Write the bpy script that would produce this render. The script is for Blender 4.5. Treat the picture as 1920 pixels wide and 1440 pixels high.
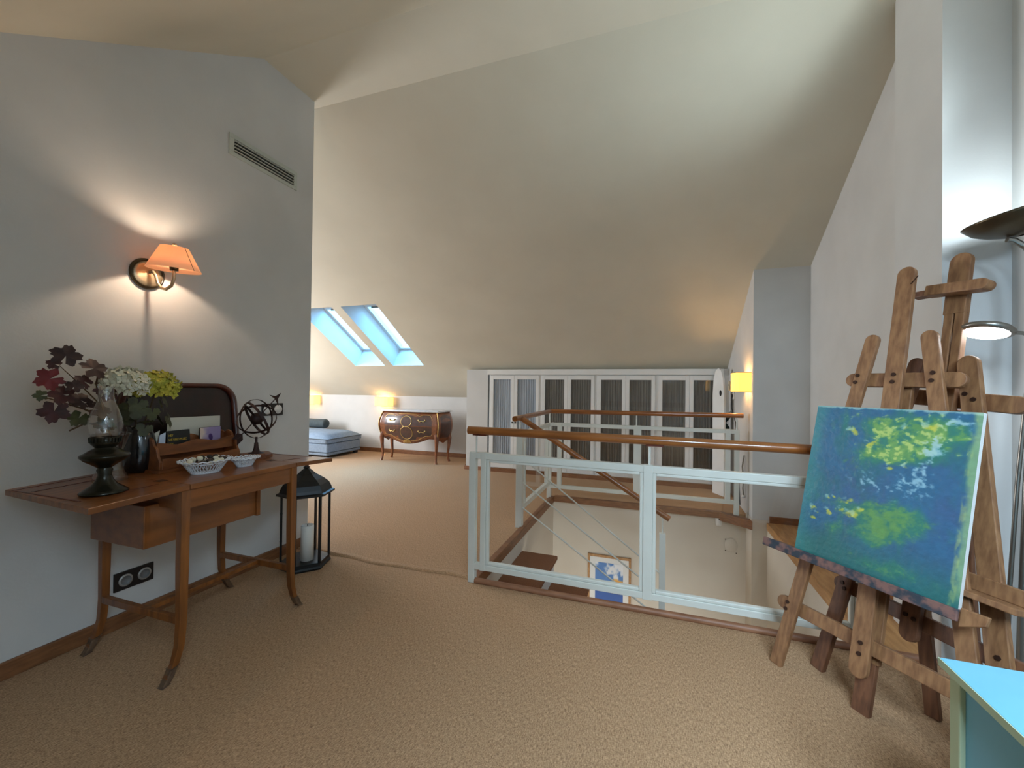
import bpy, math, random
import numpy as np
from mathutils import Vector, Matrix, Euler
for o in list(bpy.data.objects): bpy.data.objects.remove(o)
SC = bpy.context.scene; COL = SC.collection
random.seed(7); NR = np.random.RandomState(5)
PI = math.pi; R = math.radians

# ------------------------------------------------------------------ camera
cam_d = bpy.data.cameras.new('camera'); cam = bpy.data.objects.new('camera', cam_d); COL.objects.link(cam)
cam_d.sensor_width = 36.0; cam_d.lens = 775.0/1920.0*36.0; cam_d.clip_start = .02
YAW, PITCH, ROLL = math.atan(265/775.0), .0096, .012
_f = Vector((-math.sin(YAW)*math.cos(PITCH), math.cos(YAW)*math.cos(PITCH), math.sin(PITCH)))
_r0 = Vector((math.cos(YAW), math.sin(YAW), 0)); _u0 = _r0.cross(_f)
_r = _r0*math.cos(ROLL)+_u0*math.sin(ROLL); _u = _u0*math.cos(ROLL)-_r0*math.sin(ROLL)
cam.matrix_world = Matrix(((_r.x,_u.x,-_f.x,0),(_r.y,_u.y,-_f.y,0),(_r.z,_u.z,-_f.z,1.2),(0,0,0,1)))
SC.camera = cam

# ------------------------------------------------------------------ world, light, exposure
SC.view_settings.view_transform = 'Standard'; SC.view_settings.look = 'None'
SC.view_settings.gamma = 1.0; SC.view_settings.use_curve_mapping = False
SC.view_settings.exposure = 0.62
w = bpy.data.worlds.new('sky'); SC.world = w; w.use_nodes = True
w.node_tree.nodes['Background'].inputs[0].default_value = (.42, .70, 1.0, 1)
w.node_tree.nodes['Background'].inputs[1].default_value = 1.6

def area(name, loc, direction, sx, sy, power, col, spread=180):
    d = bpy.data.lights.new(name, 'AREA'); d.shape = 'RECTANGLE'; d.size = sx; d.size_y = sy
    d.energy = power; d.color = col; d.spread = R(spread)
    o = bpy.data.objects.new(name, d); COL.objects.link(o); o.location = loc
    o.rotation_euler = Vector(direction).to_track_quat('-Z', 'Y').to_euler()
    return o
def point(name, loc, power, col, rad=.03):
    d = bpy.data.lights.new(name, 'POINT'); d.energy = power; d.color = col; d.shadow_soft_size = rad
    o = bpy.data.objects.new(name, d); COL.objects.link(o); o.location = loc
    return o
COOL = (.62, .82, 1.0); WARM = (1.0, .60, .26)
SLN = Vector((0, -.518, -.855)); SLA = Vector((0, .557, -.830))
# daylight above the two skylights of the far slope, and above the two of the near slope
area('daylight_far_left', (-4.35, 5.52, 2.75), SLN, .52, 1.2, 44, (.10,.50,1.0))
area('daylight_far_right', (-3.63, 5.52, 2.75), SLN, .52, 1.2, 44, (.10,.50,1.0))
area('daylight_near_left', (.40, -.62, 2.42), SLA, .52, 1.15, 66, COOL)
area('daylight_near_right', (1.08, -.62, 2.42), SLA, .52, 1.15, 66, COOL)
# unseen area lights added to brighten the left room and the stairwell walls
area('daylight_left_room', (-7.05, 4.0, 1.45), (1, 0, .12), 1.6, 1.3, 128, (.92,.95,1.0))
area('daylight_downstairs', (-.1, 2.5, -1.7), (0, 1, .15), 1.7, 1.3, 15, (.98,.95,.86))

# ------------------------------------------------------------------ helpers
def lin(c):
    c = c/255.0
    return c/12.92 if c <= .04045 else ((c+.055)/1.055)**2.4
def C(r, g, b): return (lin(r), lin(g), lin(b), 1)

class MB:
    def __init__(s): s.v = []; s.f = []; s.s = []
    def add(s, vs, fs, smooth=False):
        n = len(s.v); s.v += [tuple(v) for v in vs]
        for f in fs: s.f.append([i+n for i in f]); s.s.append(smooth)
        return s
    def box(s, x0, x1, y0, y1, z0, z1):
        return s.add([(x0,y0,z0),(x1,y0,z0),(x1,y1,z0),(x0,y1,z0),(x0,y0,z1),(x1,y0,z1),(x1,y1,z1),(x0,y1,z1)],
                     [(0,3,2,1),(4,5,6,7),(0,1,5,4),(1,2,6,5),(2,3,7,6),(3,0,4,7)])
    def quad(s, a, b, c, d): return s.add([a,b,c,d], [(0,1,2,3)])
    def bar(s, p, q, w, t, side=None, w1=None):
        """bar of width w (along side) and thickness t"""
        p = Vector(p); q = Vector(q); d = (q-p).normalized()
        sd = Vector(side) if side is not None else Vector((0,0,1))
        sd = (sd-d*sd.dot(d))
        if sd.length < 1e-5: sd = d.orthogonal()
        sd.normalize(); n = d.cross(sd); w1 = w if w1 is None else w1
        vs = []
        for c, ww in ((p, w), (q, w1)):
            for a, b in ((-1,-1),(1,-1),(1,1),(-1,1)): vs.append(c+sd*(a*ww/2)+n*(b*t/2))
        return s.add(vs, [(0,1,2,3),(7,6,5,4),(0,4,5,1),(1,5,6,2),(2,6,7,3),(3,7,4,0)])
    def tube(s, pts, r, n=10, closed=False, cap=True, flat=1.0):
        pts = [Vector(p) for p in pts]; m = len(pts)
        rs = r if isinstance(r, (list, tuple)) else [r]*m
        vs = []; prev = None
        for i, p in enumerate(pts):
            a = pts[(i-1) % m] if (closed or i > 0) else p
            b = pts[(i+1) % m] if (closed or i < m-1) else p
            d = (b-a).normalized()
            if prev is None: x = d.orthogonal().normalized()
            else: x = (prev-d*prev.dot(d)).normalized()
            prev = x; y = d.cross(x)
            for k in range(n):
                t = 2*PI*k/n; vs.append(p+x*(math.cos(t)*rs[i])+y*(math.sin(t)*rs[i]*flat))
        fs = []
        for i in range(m if closed else m-1):
            j = (i+1) % m
            for k in range(n): fs.append((i*n+k, i*n+(k+1)%n, j*n+(k+1)%n, j*n+k))
        s.add(vs, fs, True)
        if cap and not closed: s.add(vs[:n], [tuple(range(n))[::-1]]); s.add(vs[-n:], [tuple(range(n))])
        return s
    def lathe(s, prof, n=28, c=(0,0,0), M=None, sx=1, sy=1, smooth=True):
        vs = []; M = M or Matrix.Identity(4); c = Vector(c)
        for r, z in prof:
            for k in range(n):
                t = 2*PI*k/n; vs.append(c+(M @ Vector((r*math.cos(t)*sx, r*math.sin(t)*sy, z))))
        fs = [(i*n+k, i*n+(k+1)%n, (i+1)*n+(k+1)%n, (i+1)*n+k) for i in range(len(prof)-1) for k in range(n)]
        return s.add(vs, fs, smooth)
    def ball(s, c, r, n=12, sx=1, sy=1, sz=1):
        prof = [(max(1e-4, r*math.sin(PI*i/n)), -r*math.cos(PI*i/n)*sz) for i in range(n+1)]
        return s.lathe(prof, max(8, n+4), c, sx=sx, sy=sy)
    def prism(s, poly, w0, w1, f):
        n = len(poly)
        vs = [f(u, v, w0) for u, v in poly]+[f(u, v, w1) for u, v in poly]
        return s.add(vs, [tuple(range(n))[::-1], tuple(range(n, 2*n))]+[(i,(i+1)%n,(i+1)%n+n,i+n) for i in range(n)])
    def grid(s, P, smooth=True, close=False):
        m = len(P); n = len(P[0]); vs = [p for row in P for p in row]
        fs = [(i*n+j, i*n+(j+1)%n, (i+1)*n+(j+1)%n, (i+1)*n+j) for i in range(m-1) for j in range(n if close else n-1)]
        return s.add(vs, fs, smooth)
    def build(s, name, m, parent=None, at=(0,0,0), local=False, bevel=0, solid=0):
        off = Vector(at)
        if parent is not None and not local:
            q = parent; off = Vector(q.location)
            while q.parent is not None: q = q.parent; off = off+Vector(q.location)
        me = bpy.data.meshes.new(name)
        me.from_pydata([(v[0]-off.x, v[1]-off.y, v[2]-off.z) for v in s.v], [], s.f)
        me.polygons.foreach_set('use_smooth', s.s)
        if m is not None: me.materials.append(m)
        me.update()
        o = bpy.data.objects.new(name, me); COL.objects.link(o)
        if parent is not None: o.parent = parent
        else: o.location = off
        if solid:
            md = o.modifiers.new('solid', 'SOLIDIFY'); md.thickness = solid; md.offset = 0
        if bevel:
            md = o.modifiers.new('bevel', 'BEVEL'); md.width = bevel; md.segments = 2; md.limit_method = 'ANGLE'
        return o

def tag(o, label, cat=None, group=None, kind=None):
    if label: o['label'] = label
    if cat: o['category'] = cat
    if group: o['group'] = group
    if kind: o['kind'] = kind
    return o
def thing(name, label, cat, loc=(0,0,0), rotz=0, group=None):
    o = bpy.data.objects.new(name, None); COL.objects.link(o)
    o.location = loc; o.rotation_euler = (0,0,rotz); o.empty_display_size = .05
    return tag(o, label, cat, group)
def struct(name, mb, m, label=None, **k):
    o = mb.build(name, m, **k); o['kind'] = 'structure'
    if label: o['label'] = label
    return o
def copy_tree(o, parent=None):
    c = o.copy(); COL.objects.link(c); c.parent = parent
    for ch in list(o.children): copy_tree(ch, c)
    return c

# ------------------------------------------------------------------ materials
def newmat(name):
    m = bpy.data.materials.new(name); m.use_nodes = True
    return m, m.node_tree, m.node_tree.nodes['Principled BSDF']
def mat(name, col, rough=.5, metal=0, col2=None, scale=8, stretch=(1,1,1), bump=0, bscale=60, detail=4, coat=0, lo=.35, hi=.65):
    m, nt, p = newmat(name)
    p.inputs['Base Color'].default_value = col; p.inputs['Roughness'].default_value = rough
    p.inputs['Metallic'].default_value = metal; p.inputs['Coat Weight'].default_value = coat
    tc = nt.nodes.new('ShaderNodeTexCoord'); mp = nt.nodes.new('ShaderNodeMapping')
    nt.links.new(tc.outputs['Object'], mp.inputs[0]); mp.inputs['Scale'].default_value = stretch
    if col2:
        n = nt.nodes.new('ShaderNodeTexNoise'); n.inputs['Scale'].default_value = scale; n.inputs['Detail'].default_value = detail
        nt.links.new(mp.outputs[0], n.inputs['Vector'])
        r = nt.nodes.new('ShaderNodeValToRGB'); r.color_ramp.elements[0].position = lo; r.color_ramp.elements[1].position = hi
        r.color_ramp.elements[0].color = col; r.color_ramp.elements[1].color = col2
        nt.links.new(n.outputs['Fac'], r.inputs[0]); nt.links.new(r.outputs[0], p.inputs['Base Color'])
    if bump:
        n2 = nt.nodes.new('ShaderNodeTexNoise'); n2.inputs['Scale'].default_value = bscale
        nt.links.new(mp.outputs[0], n2.inputs['Vector'])
        b = nt.nodes.new('ShaderNodeBump'); b.inputs['Strength'].default_value = bump; b.inputs['Distance'].default_value = .003
        nt.links.new(n2.outputs['Fac'], b.inputs['Height']); nt.links.new(b.outputs[0], p.inputs['Normal'])
    return m
def glass(name, tint=(1,1,1,1), refl=.05, rough=.02, gain=.75):
    m = bpy.data.materials.new(name); m.use_nodes = True; nt = m.node_tree; nt.nodes.clear()
    o = nt.nodes.new('ShaderNodeOutputMaterial'); t = nt.nodes.new('ShaderNodeBsdfTransparent'); g = nt.nodes.new('ShaderNodeBsdfGlossy')
    t.inputs[0].default_value = tint; g.inputs['Roughness'].default_value = rough
    lw = nt.nodes.new('ShaderNodeLayerWeight'); lw.inputs[0].default_value = .5
    p = nt.nodes.new('ShaderNodeMath'); p.operation = 'POWER'; p.inputs[1].default_value = 4
    q = nt.nodes.new('ShaderNodeMath'); q.operation = 'MULTIPLY_ADD'; q.inputs[1].default_value = gain; q.inputs[2].default_value = refl
    ge = nt.nodes.new('ShaderNodeNewGeometry'); iv = nt.nodes.new('ShaderNodeMath'); iv.operation = 'SUBTRACT'; iv.inputs[0].default_value = 1
    ml = nt.nodes.new('ShaderNodeMath'); ml.operation = 'MULTIPLY'; ml.use_clamp = True
    mx = nt.nodes.new('ShaderNodeMixShader')
    nt.links.new(lw.outputs['Facing'], p.inputs[0]); nt.links.new(p.outputs[0], q.inputs[0]); nt.links.new(ge.outputs['Backfacing'], iv.inputs[1])
    nt.links.new(q.outputs[0], ml.inputs[0]); nt.links.new(iv.outputs[0], ml.inputs[1]); nt.links.new(ml.outputs[0], mx.inputs[0])
    nt.links.new(t.outputs[0], mx.inputs[1]); nt.links.new(g.outputs[0], mx.inputs[2]); nt.links.new(mx.outputs[0], o.inputs[0])
    return m
def bulb_mat(name, col, s_):
    m = bpy.data.materials.new(name); m.use_nodes = True; nt = m.node_tree; nt.nodes.clear()
    o = nt.nodes.new('ShaderNodeOutputMaterial'); t = nt.nodes.new('ShaderNodeBsdfTransparent'); e = nt.nodes.new('ShaderNodeEmission'); a = nt.nodes.new('ShaderNodeAddShader')
    e.inputs[0].default_value = col; e.inputs[1].default_value = s_
    nt.links.new(t.outputs[0], a.inputs[0]); nt.links.new(e.outputs[0], a.inputs[1]); nt.links.new(a.outputs[0], o.inputs[0])
    return m
def shade_mat(name, col, emit, estr, trans=.5):
    m = bpy.data.materials.new(name); m.use_nodes = True; nt = m.node_tree; nt.nodes.clear()
    o = nt.nodes.new('ShaderNodeOutputMaterial'); d = nt.nodes.new('ShaderNodeBsdfDiffuse'); t = nt.nodes.new('ShaderNodeBsdfTranslucent')
    e = nt.nodes.new('ShaderNodeEmission'); d.inputs[0].default_value = col; t.inputs[0].default_value = col
    e.inputs[0].default_value = emit; e.inputs[1].default_value = estr
    mx = nt.nodes.new('ShaderNodeMixShader'); mx.inputs[0].default_value = trans
    ad = nt.nodes.new('ShaderNodeAddShader')
    nt.links.new(d.outputs[0], mx.inputs[1]); nt.links.new(t.outputs[0], mx.inputs[2])
    nt.links.new(mx.outputs[0], ad.inputs[0]); nt.links.new(e.outputs[0], ad.inputs[1]); nt.links.new(ad.outputs[0], o.inputs[0])
    return m
def emis(name, col, s):
    m, nt, p = newmat(name); p.inputs['Base Color'].default_value = col
    p.inputs['Emission Color'].default_value = col; p.inputs['Emission Strength'].default_value = s
    return m
def attr_mat(name, rough=.5, bump=0):
    m, nt, p = newmat(name); a = nt.nodes.new('ShaderNodeVertexColor'); a.layer_name = 'paint'
    nt.links.new(a.outputs[0], p.inputs['Base Color']); p.inputs['Roughness'].default_value = rough
    if bump:
        b = nt.nodes.new('ShaderNodeBump'); b.inputs['Strength'].default_value = bump; b.inputs['Distance'].default_value = .004
        n = nt.nodes.new('ShaderNodeTexNoise'); n.inputs['Scale'].default_value = 55; tc = nt.nodes.new('ShaderNodeTexCoord')
        nt.links.new(tc.outputs['Object'], n.inputs['Vector']); nt.links.new(n.outputs['Fac'], b.inputs['Height']); nt.links.new(b.outputs[0], p.inputs['Normal'])
    return m

M = {}
M['wall'] = mat('white_wall_paint', C(206,205,202), .75, col2=C(200,199,196), scale=3, bump=.12, bscale=90)
M['cream'] = mat('cream_ceiling_paint', C(214,208,190), .8, col2=C(209,203,185), scale=2, bump=.12, bscale=90)
M['stairwall'] = mat('beige_stairwell_plaster', C(214,205,190), .8, col2=C(208,198,183), scale=2, bump=.15, bscale=70)
def carpet():
    m, nt, p = newmat('sisal_carpet'); tc = nt.nodes.new('ShaderNodeTexCoord')
    mp = nt.nodes.new('ShaderNodeMapping'); mp.inputs['Scale'].default_value = (1.0,.14,1); nt.links.new(tc.outputs['Object'], mp.inputs[0])
    n1 = nt.nodes.new('ShaderNodeTexNoise'); n1.inputs['Scale'].default_value = 420; n1.inputs['Detail'].default_value = 3
    nt.links.new(mp.outputs[0], n1.inputs['Vector'])
    mp2 = nt.nodes.new('ShaderNodeMapping'); mp2.inputs['Scale'].default_value = (.5,1.5,1); nt.links.new(tc.outputs['Object'], mp2.inputs[0])
    n2 = nt.nodes.new('ShaderNodeTexNoise'); n2.inputs['Scale'].default_value = 210; n2.inputs['Detail'].default_value = 4
    nt.links.new(mp2.outputs[0], n2.inputs['Vector'])
    n3 = nt.nodes.new('ShaderNodeTexNoise'); n3.inputs['Scale'].default_value = 2.2; nt.links.new(tc.outputs['Object'], n3.inputs['Vector'])
    a = nt.nodes.new('ShaderNodeMath'); a.operation = 'MULTIPLY_ADD'; a.inputs[1].default_value = .55
    nt.links.new(n1.outputs['Fac'], a.inputs[0])
    b = nt.nodes.new('ShaderNodeMath'); b.operation = 'MULTIPLY'; b.inputs[1].default_value = .45; nt.links.new(n2.outputs['Fac'], b.inputs[0]); nt.links.new(b.outputs[0], a.inputs[2])
    r = nt.nodes.new('ShaderNodeValToRGB'); r.color_ramp.elements[0].position = .36; r.color_ramp.elements[1].position = .66
    r.color_ramp.elements[0].color = C(130,96,66); r.color_ramp.elements[1].color = C(213,173,132)
    nt.links.new(a.outputs[0], r.inputs[0])
    mx = nt.nodes.new('ShaderNodeMixRGB'); mx.blend_type = 'MULTIPLY'; mx.inputs[0].default_value = .25
    r3 = nt.nodes.new('ShaderNodeValToRGB'); r3.color_ramp.elements[0].color = (.75,.72,.7,1); nt.links.new(n3.outputs['Fac'], r3.inputs[0])
    nt.links.new(r.outputs[0], mx.inputs[1]); nt.links.new(r3.outputs[0], mx.inputs[2]); nt.links.new(mx.outputs[0], p.inputs['Base Color'])
    bp = nt.nodes.new('ShaderNodeBump'); bp.inputs['Strength'].default_value = .6; bp.inputs['Distance'].default_value = .004
    nt.links.new(a.outputs[0], bp.inputs['Height']); nt.links.new(bp.outputs[0], p.inputs['Normal'])
    p.inputs['Roughness'].default_value = .95
    return m
M['carpet'] = carpet()
def wood(name, a, b, rough=.4, st=(1,1,1), scale=14, coat=0, bump=.1): return mat(name, a, rough, col2=b, scale=scale, stretch=st, bump=bump, bscale=scale*4, coat=coat)
M['skirt'] = wood('skirting_wood', C(138,92,56), C(116,74,44), .5, (1,1,6))
M['skirt_red'] = wood('reddish_trim_wood', C(158,110,80), C(132,88,62), .5, (.6,3,3))
M['rail_wood'] = wood('varnished_handrail_wood', C(162,98,46), C(126,72,30), .28, (.5,4,4), 9, coat=.5, bump=.03)
M['ledge'] = wood('pale_board_wood', C(186,140,88), C(160,114,66), .5, (5,.8,5), 8)
M['tread'] = mat('brown_tread_carpet', C(136,88,56), .95, col2=C(112,70,44), scale=150, bump=.4, bscale=200)
M['table'] = wood('golden_table_wood', C(142,84,36), C(106,60,26), .33, (6,.6,2), 7, coat=.3, bump=.04)
M['table_side'] = wood('golden_side_wood', C(134,78,34), C(112,64,28), .35, (3,.5,5), 6, coat=.3, bump=.03)
M['table_leg'] = wood('golden_leg_wood', C(138,82,34), C(106,60,24), .35, (6,6,.6), 7, coat=.3, bump=.04)
M['inlay'] = wood('dark_red_inlay', C(104,44,26), C(78,32,20), .35, (3,1,1))
M['iron'] = mat('worn_caster_metal', C(120,96,74), .6, .3, col2=C(90,70,56), scale=40)
M['rail_paint'] = mat('pale_green_rail_paint', C(218,219,210), .4, col2=C(213,214,205), scale=6)
M['glass'] = glass('clear_glass'); M['glass_thick'] = glass('lamp_glass', refl=.13, gain=.9)
M['easel'] = wood('easel_beech', C(150,108,72), C(118,80,52), .5, (7,7,.7), 9, bump=.08)
M['easel2'] = wood('darker_easel_wood', C(122,80,54), C(92,58,40), .5, (7,7,.7), 9, bump=.08)
M['bolt'] = mat('dark_bolt', C(60,38,28), .5, .5)
M['black'] = mat('black_painted_metal', C(30,33,36), .35, .4)
M['dark'] = mat('dark_void', C(22,21,20), .8)
M['white'] = mat('white_lacquer', C(226,226,224), .45, col2=C(220,220,217), scale=4)
M['curtain'] = mat('grey_pleated_curtain', C(122,120,114), .9, col2=C(104,101,95), scale=9, stretch=(6,6,.3))
M['curtain_l'] = mat('pale_pleated_curtain', C(172,182,192), .9, col2=C(146,156,168), scale=9, stretch=(6,6,.3))  # same grey curtain, its colour paled and blued for the skylight falling on it
M['steel'] = mat('brushed_steel', C(150,146,138), .3, .9)
M['bronze'] = mat('dark_bronze_bowl', C(92,80,62), .32, .8)
M['nickel'] = mat('champagne_metal', C(190,172,142), .32, .75)
M['marble'] = mat('grey_white_marble', C(226,224,222), .2, col2=C(196,194,192), scale=6)
M['comm'] = wood('marquetry_veneer', C(136,78,42), C(104,56,30), .3, (3,3,3), 7, coat=.6, bump=.02)
M['comm_dark'] = wood('dark_marquetry_veneer', C(78,40,30), C(52,28,24), .3, (3,3,3), 7, coat=.8, bump=.02)
M['gold'] = mat('gilt_mount', C(206,170,104), .35, .8)
M['fabric'] = mat('blue_grey_upholstery', C(128,146,166), .9, col2=C(116,134,154), scale=30, bump=.3, bscale=300)
M['fabric_d'] = mat('dark_teal_upholstery', C(74,84,88), .9, col2=C(64,74,78), scale=30, bump=.3, bscale=300)
M['aqua'] = mat('aqua_paint', C(112,176,200), .5, col2=C(107,171,196), scale=5)
M['aqua_edge'] = mat('pale_green_edge_paint', C(172,190,160), .5)
M['candle'] = mat('ivory_wax', C(232,230,222), .5)
M['tray'] = wood('dark_mahogany_lacquer', C(38,13,9), C(18,7,5), .38, (1,2,2), 6, coat=.15, bump=.02)
M['pine'] = wood('brown_pine', C(136,78,36), C(104,56,26), .4, (3,.8,3), 8)
M['lampiron'] = mat('dark_cast_lamp', C(38,36,26), .25, .5)
M['vase_black'] = mat('black_glazed_vase', C(16,15,16), .15, coat=.5)
M['porcelain'] = mat('white_porcelain', C(216,220,226), .2, coat=.4)
M['paper'] = mat('cream_paper', C(206,200,184), .8)
M['bookcover'] = mat('black_card', C(26,28,26), .5)
M['yellow_ink'] = mat('yellow_ink', C(206,172,52), .6)
M['rust'] = mat('dark_rust_iron', C(62,42,40), .55, .6, col2=C(48,34,34), scale=50)
M['leaf_red'] = mat('dark_red_leaf', C(74,26,28), .6, col2=C(46,24,24), scale=18)
M['leaf_crimson'] = mat('crimson_leaf', C(126,24,28), .55, col2=C(96,20,24), scale=18)
M['leaf_brown'] = mat('brown_purple_leaf', C(66,40,34), .6, col2=C(44,26,28), scale=18)
M['leaf_green'] = mat('dull_green_leaf', C(72,76,40), .6, col2=C(52,50,30), scale=18)
M['twig'] = mat('brown_twig', C(86,66,44), .8)
M['hyd_white'] = mat('cream_petals', C(222,220,204), .7, col2=C(200,204,180), scale=25)
M['hyd_yellow'] = mat('yellow_petals', C(206,196,74), .7, col2=C(150,156,50), scale=25)
M['nut'] = mat('dark_husk', C(46,34,26), .6); M['shellw'] = mat('ivory_shell', C(214,206,182), .5)
M['socket'] = mat('black_cover_plate', C(24,22,24), .35); M['socket_ring'] = mat('silver_socket_ring', C(180,180,178), .35, .5); M['socket_in'] = mat('grey_socket_well', C(120,122,124), .5)
M['vent'] = mat('grey_green_vent_paint', C(190,194,184), .6)
M['rubber'] = mat('black_cable', C(30,30,30), .6)

# ------------------------------------------------------------------ room shell
SL = (3.375-1.03)/(6.42-2.545)          # far slope
def zc(y): return 3.375-SL*(y-2.545)
def za(y): return 3.375-.671*(2.045-y)
TH = .25
f = MB()
for r in ((-7.2,-1.05,1.55,6.5), (-2.6,-1.05,-1.45,1.55), (-1.05,1.5,-1.45,2.38), (-1.05,.99,4.54,6.5), (.99,1.5,2.38,4.32)):
    f.box(r[0],r[1],r[2],r[3],-TH,0)
struct('floor', f, M['carpet'], 'beige woven sisal carpet floor around the stairwell')
c = MB()
xs = [-7.2,-4.63,-4.06,-3.91,-3.355,1.6]; ys = [2.545,4.41,5.59,6.5]
for i in range(5):
    for j in range(3):
        if j == 1 and i in (1,3): continue
        c.quad((xs[i],ys[j],zc(ys[j])),(xs[i+1],ys[j],zc(ys[j])),(xs[i+1],ys[j+1],zc(ys[j+1])),(xs[i],ys[j+1],zc(ys[j+1])))
c.quad((-7.2,2.045,3.375),(1.6,2.045,3.375),(1.6,2.545,3.375),(-7.2,2.545,3.375))
xs = [-7.2,.14,.68,.81,1.35,1.6]; ys = [-1.5,-.9,.3,2.045]
for i in range(5):
    for j in range(3):
        if j == 1 and i in (1,3): continue
        c.quad((xs[i],ys[j],za(ys[j])),(xs[i+1],ys[j],za(ys[j])),(xs[i+1],ys[j+1],za(ys[j+1])),(xs[i],ys[j+1],za(ys[j+1])))
struct('ceiling', c, M['cream'], 'cream sloped attic ceiling with a narrow flat ridge strip')
# skylight wells
def well(name, x0, x1, ya, yb, zf, yo0, yo1, h, lab):
    A = [(x0,ya,zf(ya)),(x1,ya,zf(ya)),(x1,yb,zf(yb)),(x0,yb,zf(yb))]
    B = [(x0,yo0,zf(yo0)+h),(x1,yo0,zf(yo0)+h),(x1,yo1,zf(yo1)+h),(x0,yo1,zf(yo1)+h)]
    root = MB(); root.add(A+B, [(0,1,5,4),(1,2,6,5),(2,3,7,6),(3,0,4,7)])
    wn = struct(name, root, M['wall'], lab, at=A[0])
    B = [Vector(b) for b in B]; ctr = sum(B, Vector())/4
    fr = MB(); inn = [ctr+(b-ctr)*.90 for b in B]; nrm = (B[1]-B[0]).cross(B[3]-B[0]).normalized()
    if nrm.z < 0: nrm = -nrm
    inn = []
    eu = (B[1]-B[0]).normalized(); ev = (B[3]-B[0]).normalized()
    for k, (a, b) in enumerate(((1,1),(-1,1),(-1,-1),(1,-1))): inn.append(B[k]+eu*(.045*a)+ev*(.045*b))
    for k in range(4):
        j = (k+1) % 4
        fr.add([B[k]-nrm*.02, B[j]-nrm*.02, inn[j]-nrm*.02, inn[k]-nrm*.02, B[k]+nrm*.05, B[j]+nrm*.05, inn[j]+nrm*.05, inn[k]+nrm*.05],
               [(0,1,2,3),(7,6,5,4),(2,6,7,3),(0,4,5,1)])
    fr.build('window_frame', M['white'], wn)
    hb = MB(); pm = (inn[0]+inn[1])/2-nrm*.03; hb.bar(pm-eu*.16, pm+eu*.16, .02, .02); hb.build('opening_handle', M['steel'], wn)
    g = MB(); g.quad(*[p+nrm*.03 for p in inn]); g.build('pane', M['glass'], wn)
well('window_1', -4.63, -4.06, 4.41, 5.59, zc, 4.87, 5.78, .40, 'left skylight in a deep pale blue lit well, cut off by the wall corner')
well('window_2', -3.91, -3.355, 4.41, 5.59, zc, 4.87, 5.78, .40, 'right skylight in a deep pale blue lit well, fully in view')
well('window_3', .14, .68, -.9, .3, za, -.9, .05, .22, 'roof window over the near slope')
well('window_4', .81, 1.35, -.9, .3, za, -.9, .05, .22, 'roof window over the near slope by the side wall')

def profile(y0, y1, z0, x0, x1):
    ys = [y0]+[v for v in (2.045,2.545) if y0 < v < y1]+[y1]
    top = [(y, za(y) if y <= 2.045 else (3.375 if y <= 2.545 else zc(y))) for y in ys]
    poly = [(y0,z0),(y1,z0)]+top[::-1]
    return MB().prism(poly, x0, x1, lambda u,v,w_: (w_,u,v))
struct('wall_left', profile(-1.45, 2.48, -.02, -2.60, -2.475), M['wall'], 'pale grey partition wall behind the wooden table')
struct('wall_right', profile(2.6, 4.34, -.02, 1.31, 1.42), M['wall'])
struct('wall_pillar', profile(2.33, 2.71, -2.9, 1.20, 1.44), M['wall'], 'square white pillar behind the easels')
struct('wall_window_side', profile(-1.45, 2.40, -.02, 1.43, 1.54), M['wall'])
struct('wall_alcove', profile(4.30, 6.5, -.02, .865, 1.31), M['wall'], 'projecting wall block to the right of the cupboards')
struct('wall_back', MB().box(-2.6,1.54,-1.5,-1.45,-.02,1.03), M['wall'])
struct('wall_left_room_end', profile(1.55, 6.5, -.02, -7.3, -7.2), M['wall'])
struct('wall_left_room_near', MB().box(-7.2,-2.6,1.45,1.55,-.02,3.1), M['wall'])
struct('wall_knee', MB().box(-7.2,-2.6,6.42,6.5,-.02,1.04), M['wall'], 'low knee wall behind the commode')
hd = MB().box(-2.6,-2.265,5.55,6.45,-.02,1.03); hd.add([(-2.6,5.55,1.03),(-2.265,5.55,1.03),(-2.265,5.55,1.462),(-2.6,5.55,1.462),(-2.6,6.42,1.03),(-2.265,6.42,1.03),(-2.6,5.713,1.462),(-2.265,5.713,1.462)],
       [(0,1,2,3),(0,3,6,4),(1,5,7,2),(3,2,7,6)])
struct('wall_far', hd, M['wall'], 'white wall end to the left of the cupboards')
struct('trim_1', MB().box(-2.6,.865,5.56,5.72,1.450,1.4615), M['white'])
struct('trim_9', MB().box(.795,.87,5.556,5.62,0,1.455), M['wall'])
# baseboards
def skirt(name, x0, x1, y0, y1, m='skirt', h=.07): struct(name, MB().box(x0,x1,y0,y1,0,h), M[m], bevel=.003)
skirt('baseboard_left', -2.475,-2.457,-1.45,2.48)
skirt('baseboard_corner', -2.6,-2.457,2.48,2.496)
skirt('baseboard_knee', -7.2,-2.6,6.402,6.42)
skirt('baseboard_far', -2.62,-2.265,5.532,5.55,'skirt_red',.055)
skirt('baseboard_far_side', -2.618,-2.6,5.55,6.402)
skirt('baseboard_alcove', 1.0,1.31,4.282,4.30,'skirt')
skirt('baseboard_right', 1.292,1.31,2.72,4.28,'skirt')
skirt('baseboard_back', -2.45,1.43,-1.45,-1.432)
skirt('baseboard_window_side', 1.412,1.43,-1.43,2.33)
wf = MB()
for q in ((3.15,3.21,.75,2.15),(4.79,4.85,.75,2.15),(3.97,4.03,.8,2.1),(3.15,4.85,.72,.8),(3.15,4.85,2.1,2.17)): wf.box(-7.2,-7.12,q[0],q[1],q[2],q[3])
struct('window_5', wf, M['white'], 'window of the left room')  # unseen frame added around the fill light, the wall behind is closed
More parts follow.
